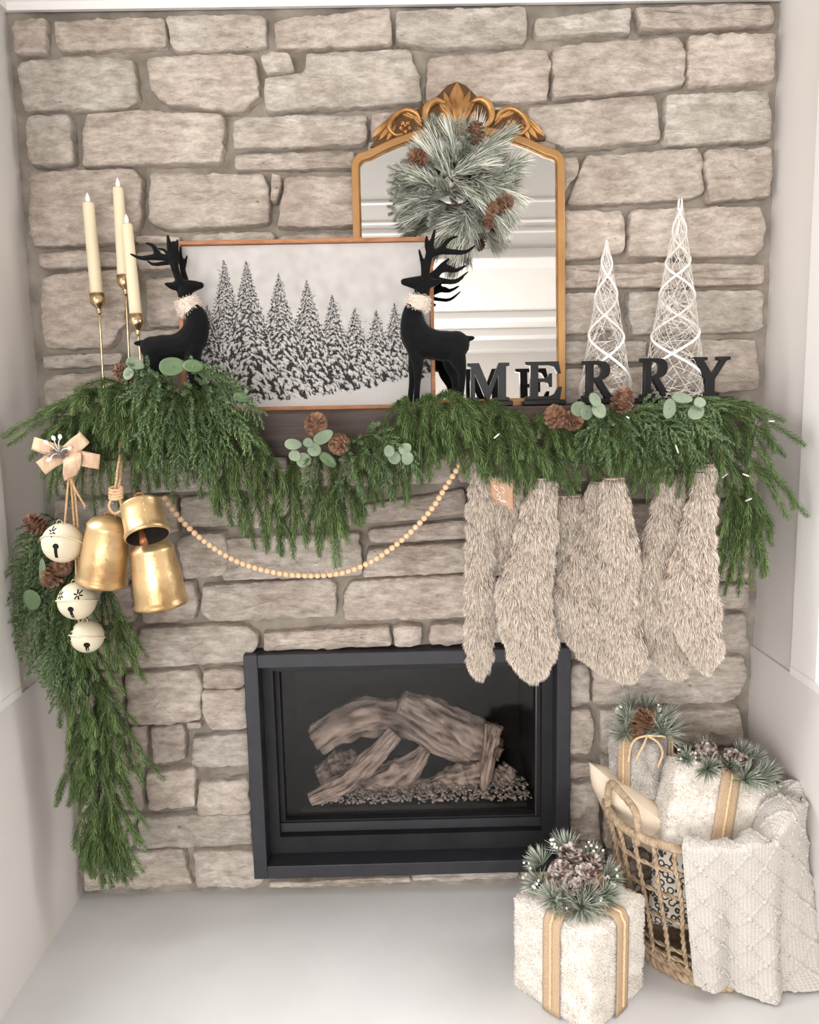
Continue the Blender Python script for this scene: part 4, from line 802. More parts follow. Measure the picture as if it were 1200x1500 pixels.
def strip(L, wv, Y=None, name='bow_loop'):
    """ribbon strip: centre line in photo px with depth, width vector px per point"""
    C_ = crom([at(*p) for p in L], 18); W_ = crom(np.array([[w_[0]*pxm(-.36), (w_[2] if len(w_) > 2 else 0), -w_[1]*pxm(-.36)] for w_ in wv]), 18)
    G = np.stack([C_+W_*s for s in np.linspace(-1, 1, 6)], 1); mb = MB(); mb.grid(G); o = mb.build(name, 'burlap', hg); m_ = o.modifiers.new('thick', 'SOLIDIFY'); m_.thickness = .001; return o
def loop(c, tipp, w_, d0=.0):
    c, tipp = np.array(c, float), np.array(tipp, float); d = tipp-c; n = np.array([-d[1], d[0]])/np.linalg.norm(d)*w_
    q_ = lambda t, y, k=0: (*(c+d*t+n*k), y)
    strip([q_(0, -.386), q_(.35, -.402, .1), q_(.75, -.406, .15), q_(.97, -.398, .1), q_(1.0, -.386), q_(.93, -.374), q_(.5, -.368, -.1), q_(.05, -.370)], [tuple(n)]*8)
loop((92, 664), (48, 650), 9); loop((96, 664), (124, 640), 9.5); loop((100, 668), (146, 676), 10)
strip([(94, 666, -.384), (80, 672, -.392), (68, 680, -.388), (60, 686, -.382)], [(6, 9), (6, 9), (6, 9), (6, 9)], name='bow_tail')
strip([(105, 662, -.390), (106, 674, -.412), (105, 688, -.408), (103, 700, -.396)], [(13, -5), (13, -5), (13, -5), (9, -4)], name='bow_tail')
mb = MB(); fr0 = at(86, 664, -.398)
c1_, c2_ = np.array(lin((150, 128, 116))[:3]), np.array(lin((240, 230, 220))[:3])
for i in range(46):
    a = J(math.pi); d = unit(V(math.cos(a), random.uniform(-1, -.2), math.sin(a)*.8)); needles(mb, [fr0+V(J(.018), J(.004), J(.010)), fr0+V(J(.018), 0, J(.01))+d*random.uniform(.006, .014)], .004, .002, 3, .001, 45, 30, c1_, c2_, c1_, .0006)
o = mb.build('frosted_sprig', 'greenery', hg)
for u, v, a in ((69, 649, 2.2), (79, 643, 2.0), (88, 641, 1.2), (101, 657, .3), (73, 673, 3.6)):
    p = at(u, v, -.412); b = at(88, 664, -.398); mb = MB(); mb.tube(crom([b, (b+p)/2+V(0, -.006, .004), p], 8), .0008, 5); d = unit(p-b); mb.lathe([(0, -.005), (.003, -.002), (.0042, .002), (.003, .006), (0, .008)], (frame(d), p), 10); mb.build('berry', 'berry_white', hg)
mb = MB(); rope(mb, [at(101, 694, -.388), at(98, 730, -.385), at(95, 766, -.372)], .0022); mb.build('twine', 'twine', hg)
mb = MB(); rope(mb, [at(103, 694, -.386), at(106, 730, -.380), at(110, 790, -.355), at(112, 852, -.35)], .0022); mb.build('twine', 'twine', hg)
mb = MB(); rope(mb, [at(105, 694, -.386), at(111, 735, -.378), at(115, 800, -.35), at(115, 905, -.335), at(124, 907, -.34)], .0022); mb.build('twine', 'twine', hg)
mb = MB(); rope(mb, [at(102, 698, -.392), at(112, 720, -.40), at(125, 742, -.402)], .002); a = at(125, 742, -.402)
for i in range(14): mb.tube([a, a+V(J(.005), J(.004), -random.random()*.006-.001)], .0004, 3)
mb.build('twine_end', 'twine', hg)
def jingle(u, v, r, Y, rot, slot_patch, flakes, tip):
    pm = pxm(Y); c = at(u, v, Y); R = r*pm; ca, sa = math.cos(rot), math.sin(rot)
    mb = MB(); mb.ball(c, R, 36, 24); o = mb.build('bell', 'cream_enamel', hg)
    def surf(dx, dy, k=1.006):
        x, z = dx*ca-dy*sa, -(dx*sa+dy*ca); y = -math.sqrt(max(.02, r*r-x*x-z*z)); return c+np.array([x, y, z])*pm*k
    mb = MB(); F_ = frame(V(sa*.8, tip, 1)); mb.tube([c+F_@np.array([math.cos(a), math.sin(a), 0])*R*1.03 for a in np.linspace(0, 2*math.pi, 48, endpoint=False)], R*.05, 6, closed=True); mb.build('seam', 'cream_enamel', o)
    mb = MB()
    def blob(x, y, w_, h_, n=14):
        P = [surf(x, y)]+[surf(x+w_*math.cos(a), y+h_*math.sin(a)) for a in np.linspace(0, 2*math.pi, n, endpoint=False)]; mb.add(P, t=[(0, 1+i, 1+(i+1) % n) for i in range(n)])
    def bar(x0, y0, x1, y1, w_):
        d = np.array([x1-x0, y1-y0]); n = np.array([-d[1], d[0]])/np.linalg.norm(d)*w_; k = 5; P = []
        for i in range(k):
            q_ = np.array([x0, y0])+d*i/(k-1); P += [surf(*(q_-n)), surf(*(q_+n))]
        mb.add(P, q=[(2*i, 2*i+1, 2*i+3, 2*i+2) for i in range(k-1)])
    sx_, sy_ = slot_patch; blob(sx_, sy_, 4.4, 4.2); bar(sx_, sy_, sx_-.5, sy_+18, 2.3)
    mb.build('slot_patch', 'painted_hole_dark', o)  # dark keyhole patch laid on the ball, no real opening
    for fx, fy in flakes:
        mb = MB()
        for i in range(6):
            a = i*math.pi/3+.25; k = .8 if abs(fx) < r*.7 else .45; bar(fx+1.6*math.cos(a)*k, fy+1.6*math.sin(a), fx+7.4*math.cos(a)*k, fy+7.4*math.sin(a), .95)
        mb.build('snowflake_patch', 'painted_hole_dark', o)  # dark star patch laid on the ball, nothing cut through
    mb = MB(); t = c+V(0, -.2*R, R*1.02); mb.tube([t+np.array([math.cos(a)*.006, 0, math.sin(a)*.007]) for a in np.linspace(0, 2*math.pi, 20, endpoint=False)], .0011, 6, closed=True); mb.build('loop', 'wire_steel', o)
jingle(92, 795, 29.5, -.375, .10, (2, 0), [(-7, -19)], .60)
jingle(113, 880, 28, -.365, .0, (1, 6), [(-16, -13), (11, -14)], .26)
jingle(128, 932, 24.5, -.345, .12, (8, 6), [(-19, -9), (-20, 5)], .28)
# ---------------------------------------------------------------- gold cow bells
mat('antique_gold', (212, 182, 136), .36, metal=.75, col2=(132, 98, 60), nscale=11, bump=.5, bscale=36, contrast=(.42, .72))
mat('bell_inside', (42, 34, 26), .7, metal=.4)
mat('copper', (176, 112, 70), .45, metal=.6, col2=(150, 92, 58), nscale=20)
mat('jute', (178, 146, 110), .95, col2=(206, 176, 140), nscale=140)
def cowbell(topc, botc, r0, r1, Y, dY, label, clap, hoop=True):
    T = at(*topc, Y); B = at(*botc, Y+dY); pm = pxm(Y); fr_ = frame(T-B); h = np.linalg.norm(T-B); r0 *= pm; r1 *= pm
    t = thing('cow_bell', label, 'bell', B, 'gold cow bells')
    mb = MB(); mb.lathe([(r1*.97, -.003), (r1*1.05, 0), (r1*1.06, .005), (r1*1.0, .010), (r1*.985, .016), (r1*.97, h*.3), ((r0+r1)/2*1.0, h*.62), (r0*1.01, h*.9), (r0*1.04, h*.94), (r0*1.0, h*.97), (r0*.86, h*1.03), (r0*.5, h*1.10), (r0*.12, h*1.13), (0, h*1.13)], (fr_, B), 40); mb.build('bell_body', 'antique_gold', t)
    mb = MB(); mb.lathe([(r1*.97, -.003), (r1*.93, .006), (r0*.93, h*.85), (0, h*.98)], (fr_, B), 32); mb.build('bell_inner', 'bell_inside', t)
    mb = MB()
    for i in range(5):
        a = -1.2; z = h*(.12+.19*i); rr = r1+(r0-r1)*(.12+.19*i); p = B+fr_@np.array([rr*math.cos(a), rr*math.sin(a), z]); mb.ball(p, .0022, 8, 5)
    o = mb.build('rivet_row', 'antique_gold', t); o['kind'] = 'stuff'
    c0 = B+fr_@V(clap[0]*pm, -.1*r1, h*.3); c1 = B+fr_@V(clap[0]*pm, -.15*r1, -clap[1]*pm); mb = MB(); mb.tube([c0, c0+(c1-c0)*.7, c1], [.006, .0078, .0085], 6); mb.build('clapper', 'copper', t)
    if hoop:
        p = T+fr_@V(0, 0, .012); mb = MB(); mb.tube([p+fr_@np.array([math.cos(a)*.012, 0, math.sin(a)*.013]) for a in np.linspace(0, 2*math.pi, 24, endpoint=False)], .0017, 8, closed=True); mb.build('hoop', 'copper', t)
    return t
cowbell((160, 766), (149, 852), 30, 36, -.375, .01, 'squat gold cow bell hanging next to the cream jingle bells', (12, 8))
tb = cowbell((206, 738), (216, 784), 29, 31, -.395, -.035, 'small upper gold cow bell tucked under the pine sprigs, mouth showing', (-6, 14))
cowbell((222, 800), (237, 886), 31, 38, -.365, .0, 'tall lowest gold cow bell against the stones', (-2, 10), False)
rp = thing('jute_rope', 'knotted jute rope holding the gold cow bells', 'rope', at(172, 700, -.37))
mb = MB(); rope(mb, [at(174, 640, -.30), at(176, 665, -.32), at(172, 692, -.36), at(169, 716, -.385)], .003); rope(mb, [at(179, 640, -.30), at(178, 680, -.33), at(174, 716, -.385)], .003); mb.build('cord', 'jute', rp)
mb = MB()
for i in range(4):
    c = at(170, 716+i*4.2, -.386); mb.tube([c+np.array([math.cos(a)*.0125, math.sin(a)*.008, .003*math.sin(a*1)+J(.0005)]) for a in np.linspace(0, 2*math.pi, 20, endpoint=False)], .0036, 6, closed=True)
mb.build('knot', 'jute', rp)
mb = MB(); rope(mb, [at(164, 730, -.386), at(160, 742, -.388), at(168, 752, -.39), at(178, 746, -.388), at(176, 732, -.386)], .003); mb.build('loop', 'jute', rp)
# ---------------------------------------------------------------- wooden bead garland
mat('raw_wood', (226, 196, 160), .6, col2=(214, 180, 142), nscale=40)
bg = thing('bead_garland', 'swag of pale wooden beads looping below the mantel garland', 'bead garland', at(450, 843, -.27))
Bp = crom([at(*p) for p in ((240, 726, -.285), (252, 745, -.285), (270, 766, -.283), (300, 793, -.28), (345, 821, -.275), (395, 837, -.272), (445, 843, -.27), (495, 840, -.27), (535, 827, -.27), (575, 802, -.272), (610, 771, -.275), (635, 742, -.278), (652, 715, -.28), (668, 690, -.28), (687, 662, -.285))], 600)
sg = np.concatenate([[0], np.cumsum(np.linalg.norm(np.diff(Bp, axis=0), axis=1))]); d = 9.3*pxm(-.27); first = None
mb = MB(); mb.tube(Bp[::8], .0009, 5); mb.build('string', 'jute', bg)
for s in np.arange(d/2, sg[-1], d*1.005):
    p = np.array([np.interp(s, sg, Bp[:, k]) for k in range(3)])
    if first is None:
        mb = MB(); mb.ball(p, d*.5, 14, 10); first = mb.build('bead', 'raw_wood', bg); p0 = p
    else: o = first.copy(); COL.objects.link(o); o.parent = bg; o.location = tuple(p-p0)
# ---------------------------------------------------------------- fur stockings
mat('stocking_cloth', (186, 166, 150), .95)
mat('tag_wood', (196, 156, 126), .6, col2=(180, 138, 108), nscale=30, stretch=(6, 6, 1))
def stocking(rows, Y, label, dens=1., thick=.5, comb=(0, 0)):
    v = np.array([r[0] for r in rows], float); l = np.array([r[1] for r in rows], float); r_ = np.array([r[2] for r in rows], float); m = 36
    vv = np.linspace(v[0], v[-1], m); f = lambda a: np.interp(vv, v, a)
    sm = lambda a: np.convolve(np.pad(a, 2, 'edge'), np.ones(5)/5, 'valid')
    ll, rr = sm(f(l)), sm(f(r_)); n = 28; G = np.zeros((m, n, 3)); pm = pxm(Y)
    for i in range(m):
        a = at(ll[i], vv[i], Y); b = at(rr[i], vv[i], Y); hw = (b[0]-a[0])/2*.93; c = (a+b)/2; dep = min(.046, max(.014, hw*thick*1.25))
        e = min(1, (m-1-i)/3.5+.05)**.5; hw *= e; dep *= e
        for j in range(n):
            th = 2*math.pi*j/n; G[i, j] = c+np.array([hw*math.cos(th), dep*math.sin(th), 0])
    G[..., 1] += .004*np.sin(G[..., 2]*60+G[..., 0]*40)
    st = thing('fur_stocking', label, 'stocking', G.mean((0, 1))*[1, 1, 0]+[0, 0, G[..., 2].min()], 'faux fur stockings')
    mb = MB(); mb.grid(G, closed=True); bd = mb.build('stocking_body', 'stocking_cloth', st)
    # strands, area-weighted over the surface
    q0 = G[:-1]; q1 = G[1:]; A = np.linalg.norm(np.cross(np.roll(q0, -1, 1)-q0, q1-q0), axis=2); w_ = (A/A.sum()).ravel(); N_ = int(A.sum()*520000*dens)
    pick = rng.choice(len(w_), N_, p=w_); ii, jj = pick//n, pick % n; a, b = rng.random((N_, 1)), rng.random((N_, 1)); j2 = (jj+1) % n
    P = (q0[ii, jj]*(1-a)+q0[ii, j2]*a)*(1-b)+(q1[ii, jj]*(1-a)+q1[ii, j2]*a)*b
    Nn = np.cross(q0[ii, j2]-q0[ii, jj], q1[ii, jj]-q0[ii, jj]); Nn /= np.maximum(1e-9, np.linalg.norm(Nn, axis=1))[:, None]
    cen = G.mean(1)[ii]; Nn *= np.sign(np.sum(Nn*(P-cen), 1))[:, None]
    keep = Nn[:, 1] < .45; P, Nn = P[keep], Nn[keep]
    # tufts: strands lean together along a slowly varying direction
    ph = P[:, 0]*210+5*np.sin(P[:, 2]*70); tuft = np.stack([np.sin(ph*.5)*.30+comb[0], -.10+0*ph, -1.0+.15*np.cos(P[:, 2]*160+P[:, 0]*90)], 1)
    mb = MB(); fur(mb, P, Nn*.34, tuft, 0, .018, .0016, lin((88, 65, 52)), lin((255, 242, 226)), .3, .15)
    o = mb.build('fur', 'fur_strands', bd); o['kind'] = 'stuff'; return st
s1b = stocking([(690, 700, 764), (740, 704, 766), (780, 712, 765), (806, 722, 756), (830, 728, 750)], -.262, 'darker fur stocking behind with a wooden name tag', .8)
stocking([(725, 808, 856), (780, 812, 850), (830, 804, 836), (870, 806, 828)], -.262, 'fur stocking mostly hidden between the long ones in the middle', .8)
stocking([(672, 691, 716), (720, 687, 720), (800, 684, 722), (900, 683, 722), (950, 684, 722), (975, 686, 718), (987, 685, 721)], -.285, 'narrow fur stocking seen edge on, leftmost of the row', 1., .7)
stocking([(700, 780, 812), (760, 760, 816), (813, 747, 813), (845, 728, 807), (890, 726, 808), (925, 735, 817), (960, 746, 814), (980, 752, 808), (992, 758, 804)], -.312, 'fur stocking whose rounded toe overlaps the fireplace corner', 1.)
stocking([(705, 864, 892), (768, 848, 892), (813, 831, 892), (862, 805, 896), (890, 808, 902), (921, 822, 912), (957, 850, 922), (983, 868, 934)], -.283, 'wide fur stocking with heel bulging to the left, third along', 1., .45)
stocking([(700, 882, 916), (765, 880, 927), (795, 879, 937), (835, 878, 936), (870, 878, 930), (910, 884, 938), (950, 888, 950), (975, 890, 948), (992, 894, 944)], -.318, 'fur stocking pressed against the wide one, its toe lowest in the middle', 1., .5)
stocking([(690, 968, 1000), (767, 949, 999), (813, 934, 996), (855, 914, 992), (885, 910, 988), (918, 927, 990), (945, 949, 1004), (965, 960, 1020), (986, 966, 1016)], -.292, 'fur stocking second from the right with its toe pointing right', 1.)
stocking([(680, 1022, 1048), (750, 1005, 1047), (802, 990, 1048), (837, 970, 1050), (862, 966, 1052), (890, 970, 1054), (925, 990, 1056), (955, 1012, 1058), (980, 1018, 1054)], -.335, 'fur stocking at the right end beside the hanging pine', 1.)
a, b = at(718, 700, -.292), at(752, 753, -.292); mb = MB(); mb.box((a[0], -.294, b[2]), (b[0], -.290, a[2])); tgo = bevel(mb.build('name_tag', 'tag_wood', s1b, smooth=False), .0015)
Zt = lambda L: [at(700+x/12, 690+y/12, -.2955) for x, y in L]
mb = MB()
for L in ([(275, 255), (330, 268), (352, 300), (340, 335), (300, 285), (290, 258)], [(340, 335), (390, 385), (350, 402), (345, 440), (392, 440), (382, 490), (340, 490)], [(382, 490), (430, 530), (485, 548), (470, 515), (440, 510), (530, 552)], [(388, 270), (440, 288), (466, 330), (456, 384), (430, 362)]):
    mb.tube(crom(Zt(L), 24), .0009, 5)
mb.build('script', 'berry_white', tgo)
# ---------------------------------------------------------------- frosted wreath on the mirror
W1 = np.array(lin((104, 120, 100))[:3]); W2 = np.array(lin((244, 238, 228))[:3]); WS = np.array(lin((96, 84, 70))[:3])
S1 = np.array(lin((122, 136, 118))[:3]); S2 = np.array(lin((206, 206, 196))[:3])
wr = thing('pine_wreath', 'small frosted pine wreath hanging on the gold mirror', 'wreath', at(665, 262, -.10))
YW = -.115
for r, t, dy in (((662, 262), (632, 200), -.02), ((655, 258), (618, 212), -.03), ((664, 252), (738, 214), -.035), ((678, 246), (748, 192), -.02), ((660, 258), (722, 240), -.045), ((652, 276), (600, 252), -.035), ((646, 288), (592, 300), -.03), ((655, 300), (600, 322), -.02), ((696, 318), (640, 345), -.035), ((684, 310), (664, 364), -.03), ((700, 316), (655, 326), -.045), ((716, 276), (752, 322), -.035), ((712, 272), (762, 292), -.025), ((664, 266), (706, 300), -.03), ((690, 236), (700, 186), -.01), ((706, 300), (738, 338), -.02), ((690, 320), (690, 360), -.015), ((725, 262), (756, 250), -.015), ((640, 262), (590, 276), -.015), ((690, 330), (670, 376), -.03), ((662, 322), (636, 356), -.025), ((735, 252), (764, 236), -.02), ((668, 240), (656, 190), -.03), ((640, 282), (612, 262), -.05), ((690, 262), (716, 280), -.05), ((674, 300), (688, 330), -.05)):
    mb = MB(); a, b = at(*r, YW), at(*t, YW+dy); needles(mb, [a, (a+b)/2+V(0, -.012, .004), b], .052, .0030, 6, .0018, 31, 17, W1, W2, WS, .0018, .14, taper=.2); mb.build('needle_spray', 'greenery', wr)
for r, t, dy in (((640, 236), (634, 168), -.02), ((655, 240), (660, 172), -.025), ((622, 252), (570, 258), -.03), ((622, 266), (568, 280), -.035), ((628, 282), (586, 272), -.045), ((690, 244), (678, 172), -.02), ((704, 268), (752, 262), -.03), ((650, 300), (640, 332), -.035), ((702, 298), (702, 338), -.04), ((630, 250), (596, 226), -.03), ((640, 300), (612, 296), -.04), ((672, 230), (690, 215), -.04), ((668, 290), (640, 278), -.03)):
    mb = MB(); a, b = at(*r, YW), at(*t, YW+dy); P, T, U, Wv = needles(mb, [a, (a+b)/2+V(0, -.01, .003), b], .013, .0019, 5, .0013, 60, 40, S1, S2, WS, .0013)
    for i in (len(P)//3, len(P)//2, 2*len(P)//3):
        for sg in (-1, 1): d = unit(T[i]+U[i]*sg*.8); needles(mb, [P[i], P[i]+d*.018, P[i]+d*.032], .011, .0019, 5, .0013, 60, 40, S1, S2, WS, .001)
    mb.build('fir_sprig', 'greenery', wr)
for u, v, r, ax in ((612, 232, 13, (-.5, -.7, .2)), (696, 196, 14, (.2, -.6, .7)), (738, 299, 13, (.4, -.8, .1)), (722, 306, 10, (0, -1, -.2)), (715, 326, 9, (.1, -.8, -.5))): pine_cone(wr, at(u, v, -.158), r*pxm(-.15), ax, n=56)
mb = MB(); c = at(665, 265, -.095); mb.tube([c+np.array([math.cos(a)*.062, 0, math.sin(a)*.062]) for a in np.linspace(0, 2*math.pi, 32, endpoint=False)], .009, 8, closed=True); mb.build('twig_ring', 'dark_wood', wr)

# ---------------------------------------------------------------- fur wrapped gifts
mat('white_plush', (216, 208, 199), .95, col2=(226, 219, 211), nscale=30, sheen=.3)
mat('grey_plush', (196, 190, 184), .95, col2=(158, 150, 143), nscale=26, sheen=.3)
mat('jute_ribbon', (194, 168, 140), .85, col2=(172, 146, 118), nscale=400, bump=.5, bscale=500)
mat('jute_cord', (226, 200, 164), .85, col2=(204, 172, 134), nscale=200)
WH = (lin((216, 208, 199)), lin((236, 230, 222))); GY = (lin((150, 142, 136)), lin((216, 210, 204)))
def rbox(R, o, D, r=.014, amp=.003, n=22, seed=0.):
    D = np.array(D); faces = []; allP = []
    for ax in range(3):
        for sd in (0, 1):
            u_, v_ = [k for k in range(3) if k != ax]; a = np.linspace(0, 1, n); P = np.zeros((n, n, 3)); P[..., u_] = a[:, None]*D[u_]; P[..., v_] = a[None]*D[v_]; P[..., ax] = sd*D[ax]
            inn = np.clip(P, r, D-r); d = P-inn; L = np.linalg.norm(d, axis=2, keepdims=True); dn = d/np.maximum(L, 1e-9); Q = inn+dn*r
            for i in range(n):
                for j in range(n): Q[i, j] += dn[i, j]*amp*fbm(Q[i, j]+seed, 26, 3)
            if (ax == 1) == (sd == 1): Q, dn = Q.transpose(1, 0, 2), dn.transpose(1, 0, 2)
            faces.append((Q, dn))
    return [(Q@R.T+o, dn@R.T) for Q, dn in faces]
def fur_gift(name, label, R, o, D, m, cols, dens=220000, seed=0., ln=.007):
    base = o+R@(np.array([D[0]/2, D[1]/2, 0])); t = thing(name, label, 'gift', base); mb = MB(); F_ = rbox(R, o, D, seed=seed); fb = MB()
    for Q, dn in F_:
        mb.grid(Q)
        if np.dot(dn.mean((0, 1)), CAM-Q.mean((0, 1))) < -.0: continue
        n = len(Q); A = np.linalg.norm(Q[0, 0]-Q[-1, 0])*np.linalg.norm(Q[0, 0]-Q[0, -1]); N_ = int(A*dens); a = rng.random(N_)*(n-1.001); b = rng.random(N_)*(n-1.001); i, j = a.astype(int), b.astype(int); fa, fb_ = (a-i)[:, None], (b-j)[:, None]
        P = (Q[i, j]*(1-fa)+Q[i+1, j]*fa)*(1-fb_)+(Q[i, j+1]*(1-fa)+Q[i+1, j+1]*fa)*fb_; Nn = dn[i, j]
        w_ = np.stack([np.sin(P[:, 0]*90+P[:, 2]*60), np.sin(P[:, 1]*80+P[:, 2]*70), np.cos(P[:, 0]*70+P[:, 2]*95)-.5], 1)*.32
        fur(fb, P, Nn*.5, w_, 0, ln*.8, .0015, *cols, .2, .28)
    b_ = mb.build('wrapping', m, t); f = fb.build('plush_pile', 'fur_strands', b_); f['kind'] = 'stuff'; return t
def ribbon(t, R, o, D, axis, pos, wd, lift=.0055, cord=True):
    """band round the box in the plane across `axis` (0: runs over y/z faces)"""
    oth = 1-axis; D = np.array(D); e = lift
    loop = [(-e, -.0), (-e, D[2]-.012), (.006, D[2]+e), (D[oth]-.006, D[2]+e), (D[oth]+e, D[2]-.012), (D[oth]+e, 0)]
    C_ = []
    for a, b in zip(loop[:-1], loop[1:]):
        k = 14 if abs(a[0]-b[0])+abs(a[1]-b[1]) > .03 else 3
        for s in np.arange(k)/k: C_.append((a[0]+(b[0]-a[0])*s, a[1]+(b[1]-a[1])*s))
    C_.append(loop[-1]); G = []
    for i, (a, z) in enumerate(C_):
        row = []
        for s in np.linspace(-.5, .5, 7):
            p = np.zeros(3); p[axis] = pos+s*wd; p[oth] = a; p[2] = max(z, .001); row.append(o+R@p)
        G.append(row)
    mb = MB(); mb.grid(np.array(G)); ob = mb.build('ribbon', 'jute_ribbon', t); s_ = ob.modifiers.new('thick', 'SOLIDIFY'); s_.thickness = .002; s_.offset = 0
    if cord:
        P = []
        for a, z in C_[1:-1]:
            p = np.zeros(3); p[axis] = pos+.0005; p[oth] = a+(-.0025 if a < D[oth]/2 else .0025 if a > D[oth]-.004 else 0); p[2] = max(z, .003)+(.003 if z > D[2] else 0); P.append(o+R@p)
        mb = MB(); rope(mb, P, .0030, 3, .010); mb.build('cord', 'jute_cord', t)
N1 = np.array(lin((94, 108, 84))[:3]); N2 = np.array(lin((222, 222, 214))[:3])
def burst(t, c, up, r, n=36, nl=.016):
    r = r*1.18
    """pine pick: short stems radiating from one point"""
    mb = MB(); F_ = frame(up)
    for i in range(n):
        a = i*2.4; e = random.uniform(.05, 1.25); d = F_@np.array([math.cos(a)*math.sin(e), math.sin(a)*math.sin(e), math.cos(e)]); w_ = .0010
        for k in range(4):
            d2 = unit(d+rng.normal(0, .16, 3)); sd = unit(np.cross(d2, rng.normal(0, 1, 3)))*w_; L = r*random.uniform(.7, 1.1); kk = random.random()*.75; c_ = N1+(N2-N1)*kk*.6; ct = N1+(N2-N1)*min(1, kk+.3)
            mb.add([c-sd, c+sd, c+d2*L*.6-sd, c+d2*L*.6+sd, c+d2*L], t=[(2, 3, 4)], q=[(0, 1, 3, 2)], c=np.array([c_, c_, c_, c_, ct]))
    mb.build('pine_pick', 'greenery', t)
def berries(t, c, n, sp):
    for i in range(n):
        p = c+rng.normal(0, 1, 3)*sp; mb = MB(); mb.ball(p, random.uniform(.0026, .0038), 8, 6); mb.build('berry', 'berry_white', t)
# front gift on the floor
B = V(.364, -.553, 0); e1 = unit(V(.216, -.393, 0)-B); e2 = unit(V(-e1[1], e1[0], 0)); e2 = e2 if e2[0] > 0 else -e2; e2 = unit(V(.521, -.400, 0)-B)*.5+e2*.5; e2 = unit(e2-e1*np.dot(e1, e2))
R1 = np.stack([e2, e1, V(0, 0, 1)], 1); R1 = R1 if np.linalg.det(R1) > 0 else R1
D1 = (.212, .212, .226); o1 = B+V(0, 0, .002)
g1 = fur_gift('fur_gift_box', 'white plush gift box with jute ribbon standing on the floor', R1, o1, D1, 'white_plush', WH, seed=1.)
ribbon(g1, R1, o1, D1, 1, .100, .045); ribbon(g1, R1, o1, D1, 0, .108, .045)
cT = o1+R1@V(.100, .118, D1[2]+.012); upv = V(0, -.25, 1)
for dx, dy, dz, ux, uy, r in ((-.055, -.050, .012, -.5, -.9, .046), (.0, -.072, .006, .0, -1.0, .052), (.055, -.045, .012, .7, -.8, .046), (-.075, .0, .012, -1, -.3, .042), (.075, .01, .016, 1, -.1, .042), (.05, .06, .03, .5, .6, .042), (0, .07, .045, 0, .5, .048), (-.06, .05, .03, -.7, .5, .042), (.02, -.055, .012, .3, -.9, .044), (-.03, -.06, .01, -.3, -.9, .044)): burst(g1, cT+V(dx, dy, dz), unit(V(ux, uy, .65)), r)
for dx, dy, dz, r in ((-.03, -.01, .045, .030), (.022, -.022, .042, .030), (.0, .03, .060, .030), (.045, .02, .045, .026), (-.012, -.045, .032, .024)): pine_cone(g1, cT+V(dx, dy, dz), r, unit(V(dx*4, dy*6-.5, .8)), 'cone_frosted', 60, 1.0)
for dx, dy, dz, n in ((-.085, -.02, .03, 7), (.085, -.005, .03, 9), (-.04, -.065, .02, 8), (.045, -.06, .02, 7), (.055, .05, .07, 8), (-.03, .05, .075, 6), (-.10, .03, .03, 5), (.015, -.075, .012, 4)): berries(g1, cT+V(dx, dy, dz), n, .009)

# ---------------------------------------------------------------- basket
mat('seagrass', (186, 164, 138), .8, col2=(146, 122, 97), nscale=60, bump=.4, bscale=160)
RC, RA, RB_, RZ = V(.700, -.228), .219, .198, .330
BC, BA, BB_ = V(.715, -.248), .170, .176
def bk(th, f, out=0.):
    c = BC+(RC-BC)*f; a = BA+(RA-BA)*f+out; b = BB_+(RB_-BB_)*f+out; return V(c[0]+a*math.cos(th), c[1]+b*math.sin(th), .012+(RZ-.012)*f)
bs = thing('woven_basket', 'open weave seagrass basket in the right corner filled with gifts', 'basket', (BC[0], BC[1], 0))
NS = 26
for i in range(NS):
    th = 2*math.pi*i/NS+.05; mb = MB(); rope(mb, [bk(th+J(.02), f, .002) for f in (.02, .3, .6, .9, 1.0)], .0062, 2, .03, 40); mb.build('stake', 'seagrass', bs)
for f, r in ((.10, .0055), (.17, .005), (.40, .0052), (.60, .0052), (.80, .0052)):
    mb = MB(); rope(mb, [bk(th, f+.008*math.sin(th*5), -.003) for th in np.linspace(0, 2*math.pi, 49)], r, 2, .05, 320); mb.build('weft', 'seagrass', bs)
mb = MB(); rope(mb, [bk(th, 1.0) for th in np.linspace(0, 2*math.pi, 49)], .0105, 3, .022, 520); mb.build('rim', 'seagrass', bs)
for f, o_, r in ((.0, .004, .012), (.055, .0, .009)):
    mb = MB(); rope(mb, [bk(th, f, o_) for th in np.linspace(0, 2*math.pi, 49)], r, 3, .05, 420); mb.build('base_braid', 'seagrass', bs)
mb = MB(); G = np.array([[bk(th, 0, -.002)*V(1, 1, 0)*1.0+V(0, 0, .006) if k else V(BC[0], BC[1], .006) for th in np.linspace(0, 2*math.pi, 32, endpoint=False)] for k in (0, 1)]); mb.grid(G, closed=True); mb.build('bottom', 'seagrass', bs)
for t0, t1, lz in ((math.pi*.985, math.pi*1.19, .075), (math.pi*-.06, math.pi*.14, .05)):
    a, b = bk(t0, 1.0), bk(t1, 1.0); up = V(0, 0, lz); mb = MB(); rope(mb, [a-up*.3, a+up*.55, a+(b-a)*.12+up*1.0, a+(b-a)*.5+up*.92, a+(b-a)*.88+up*.75, b+up*.3, b-up*.3], .0085, 3, .018, 150); mb.build('handle', 'seagrass', bs)
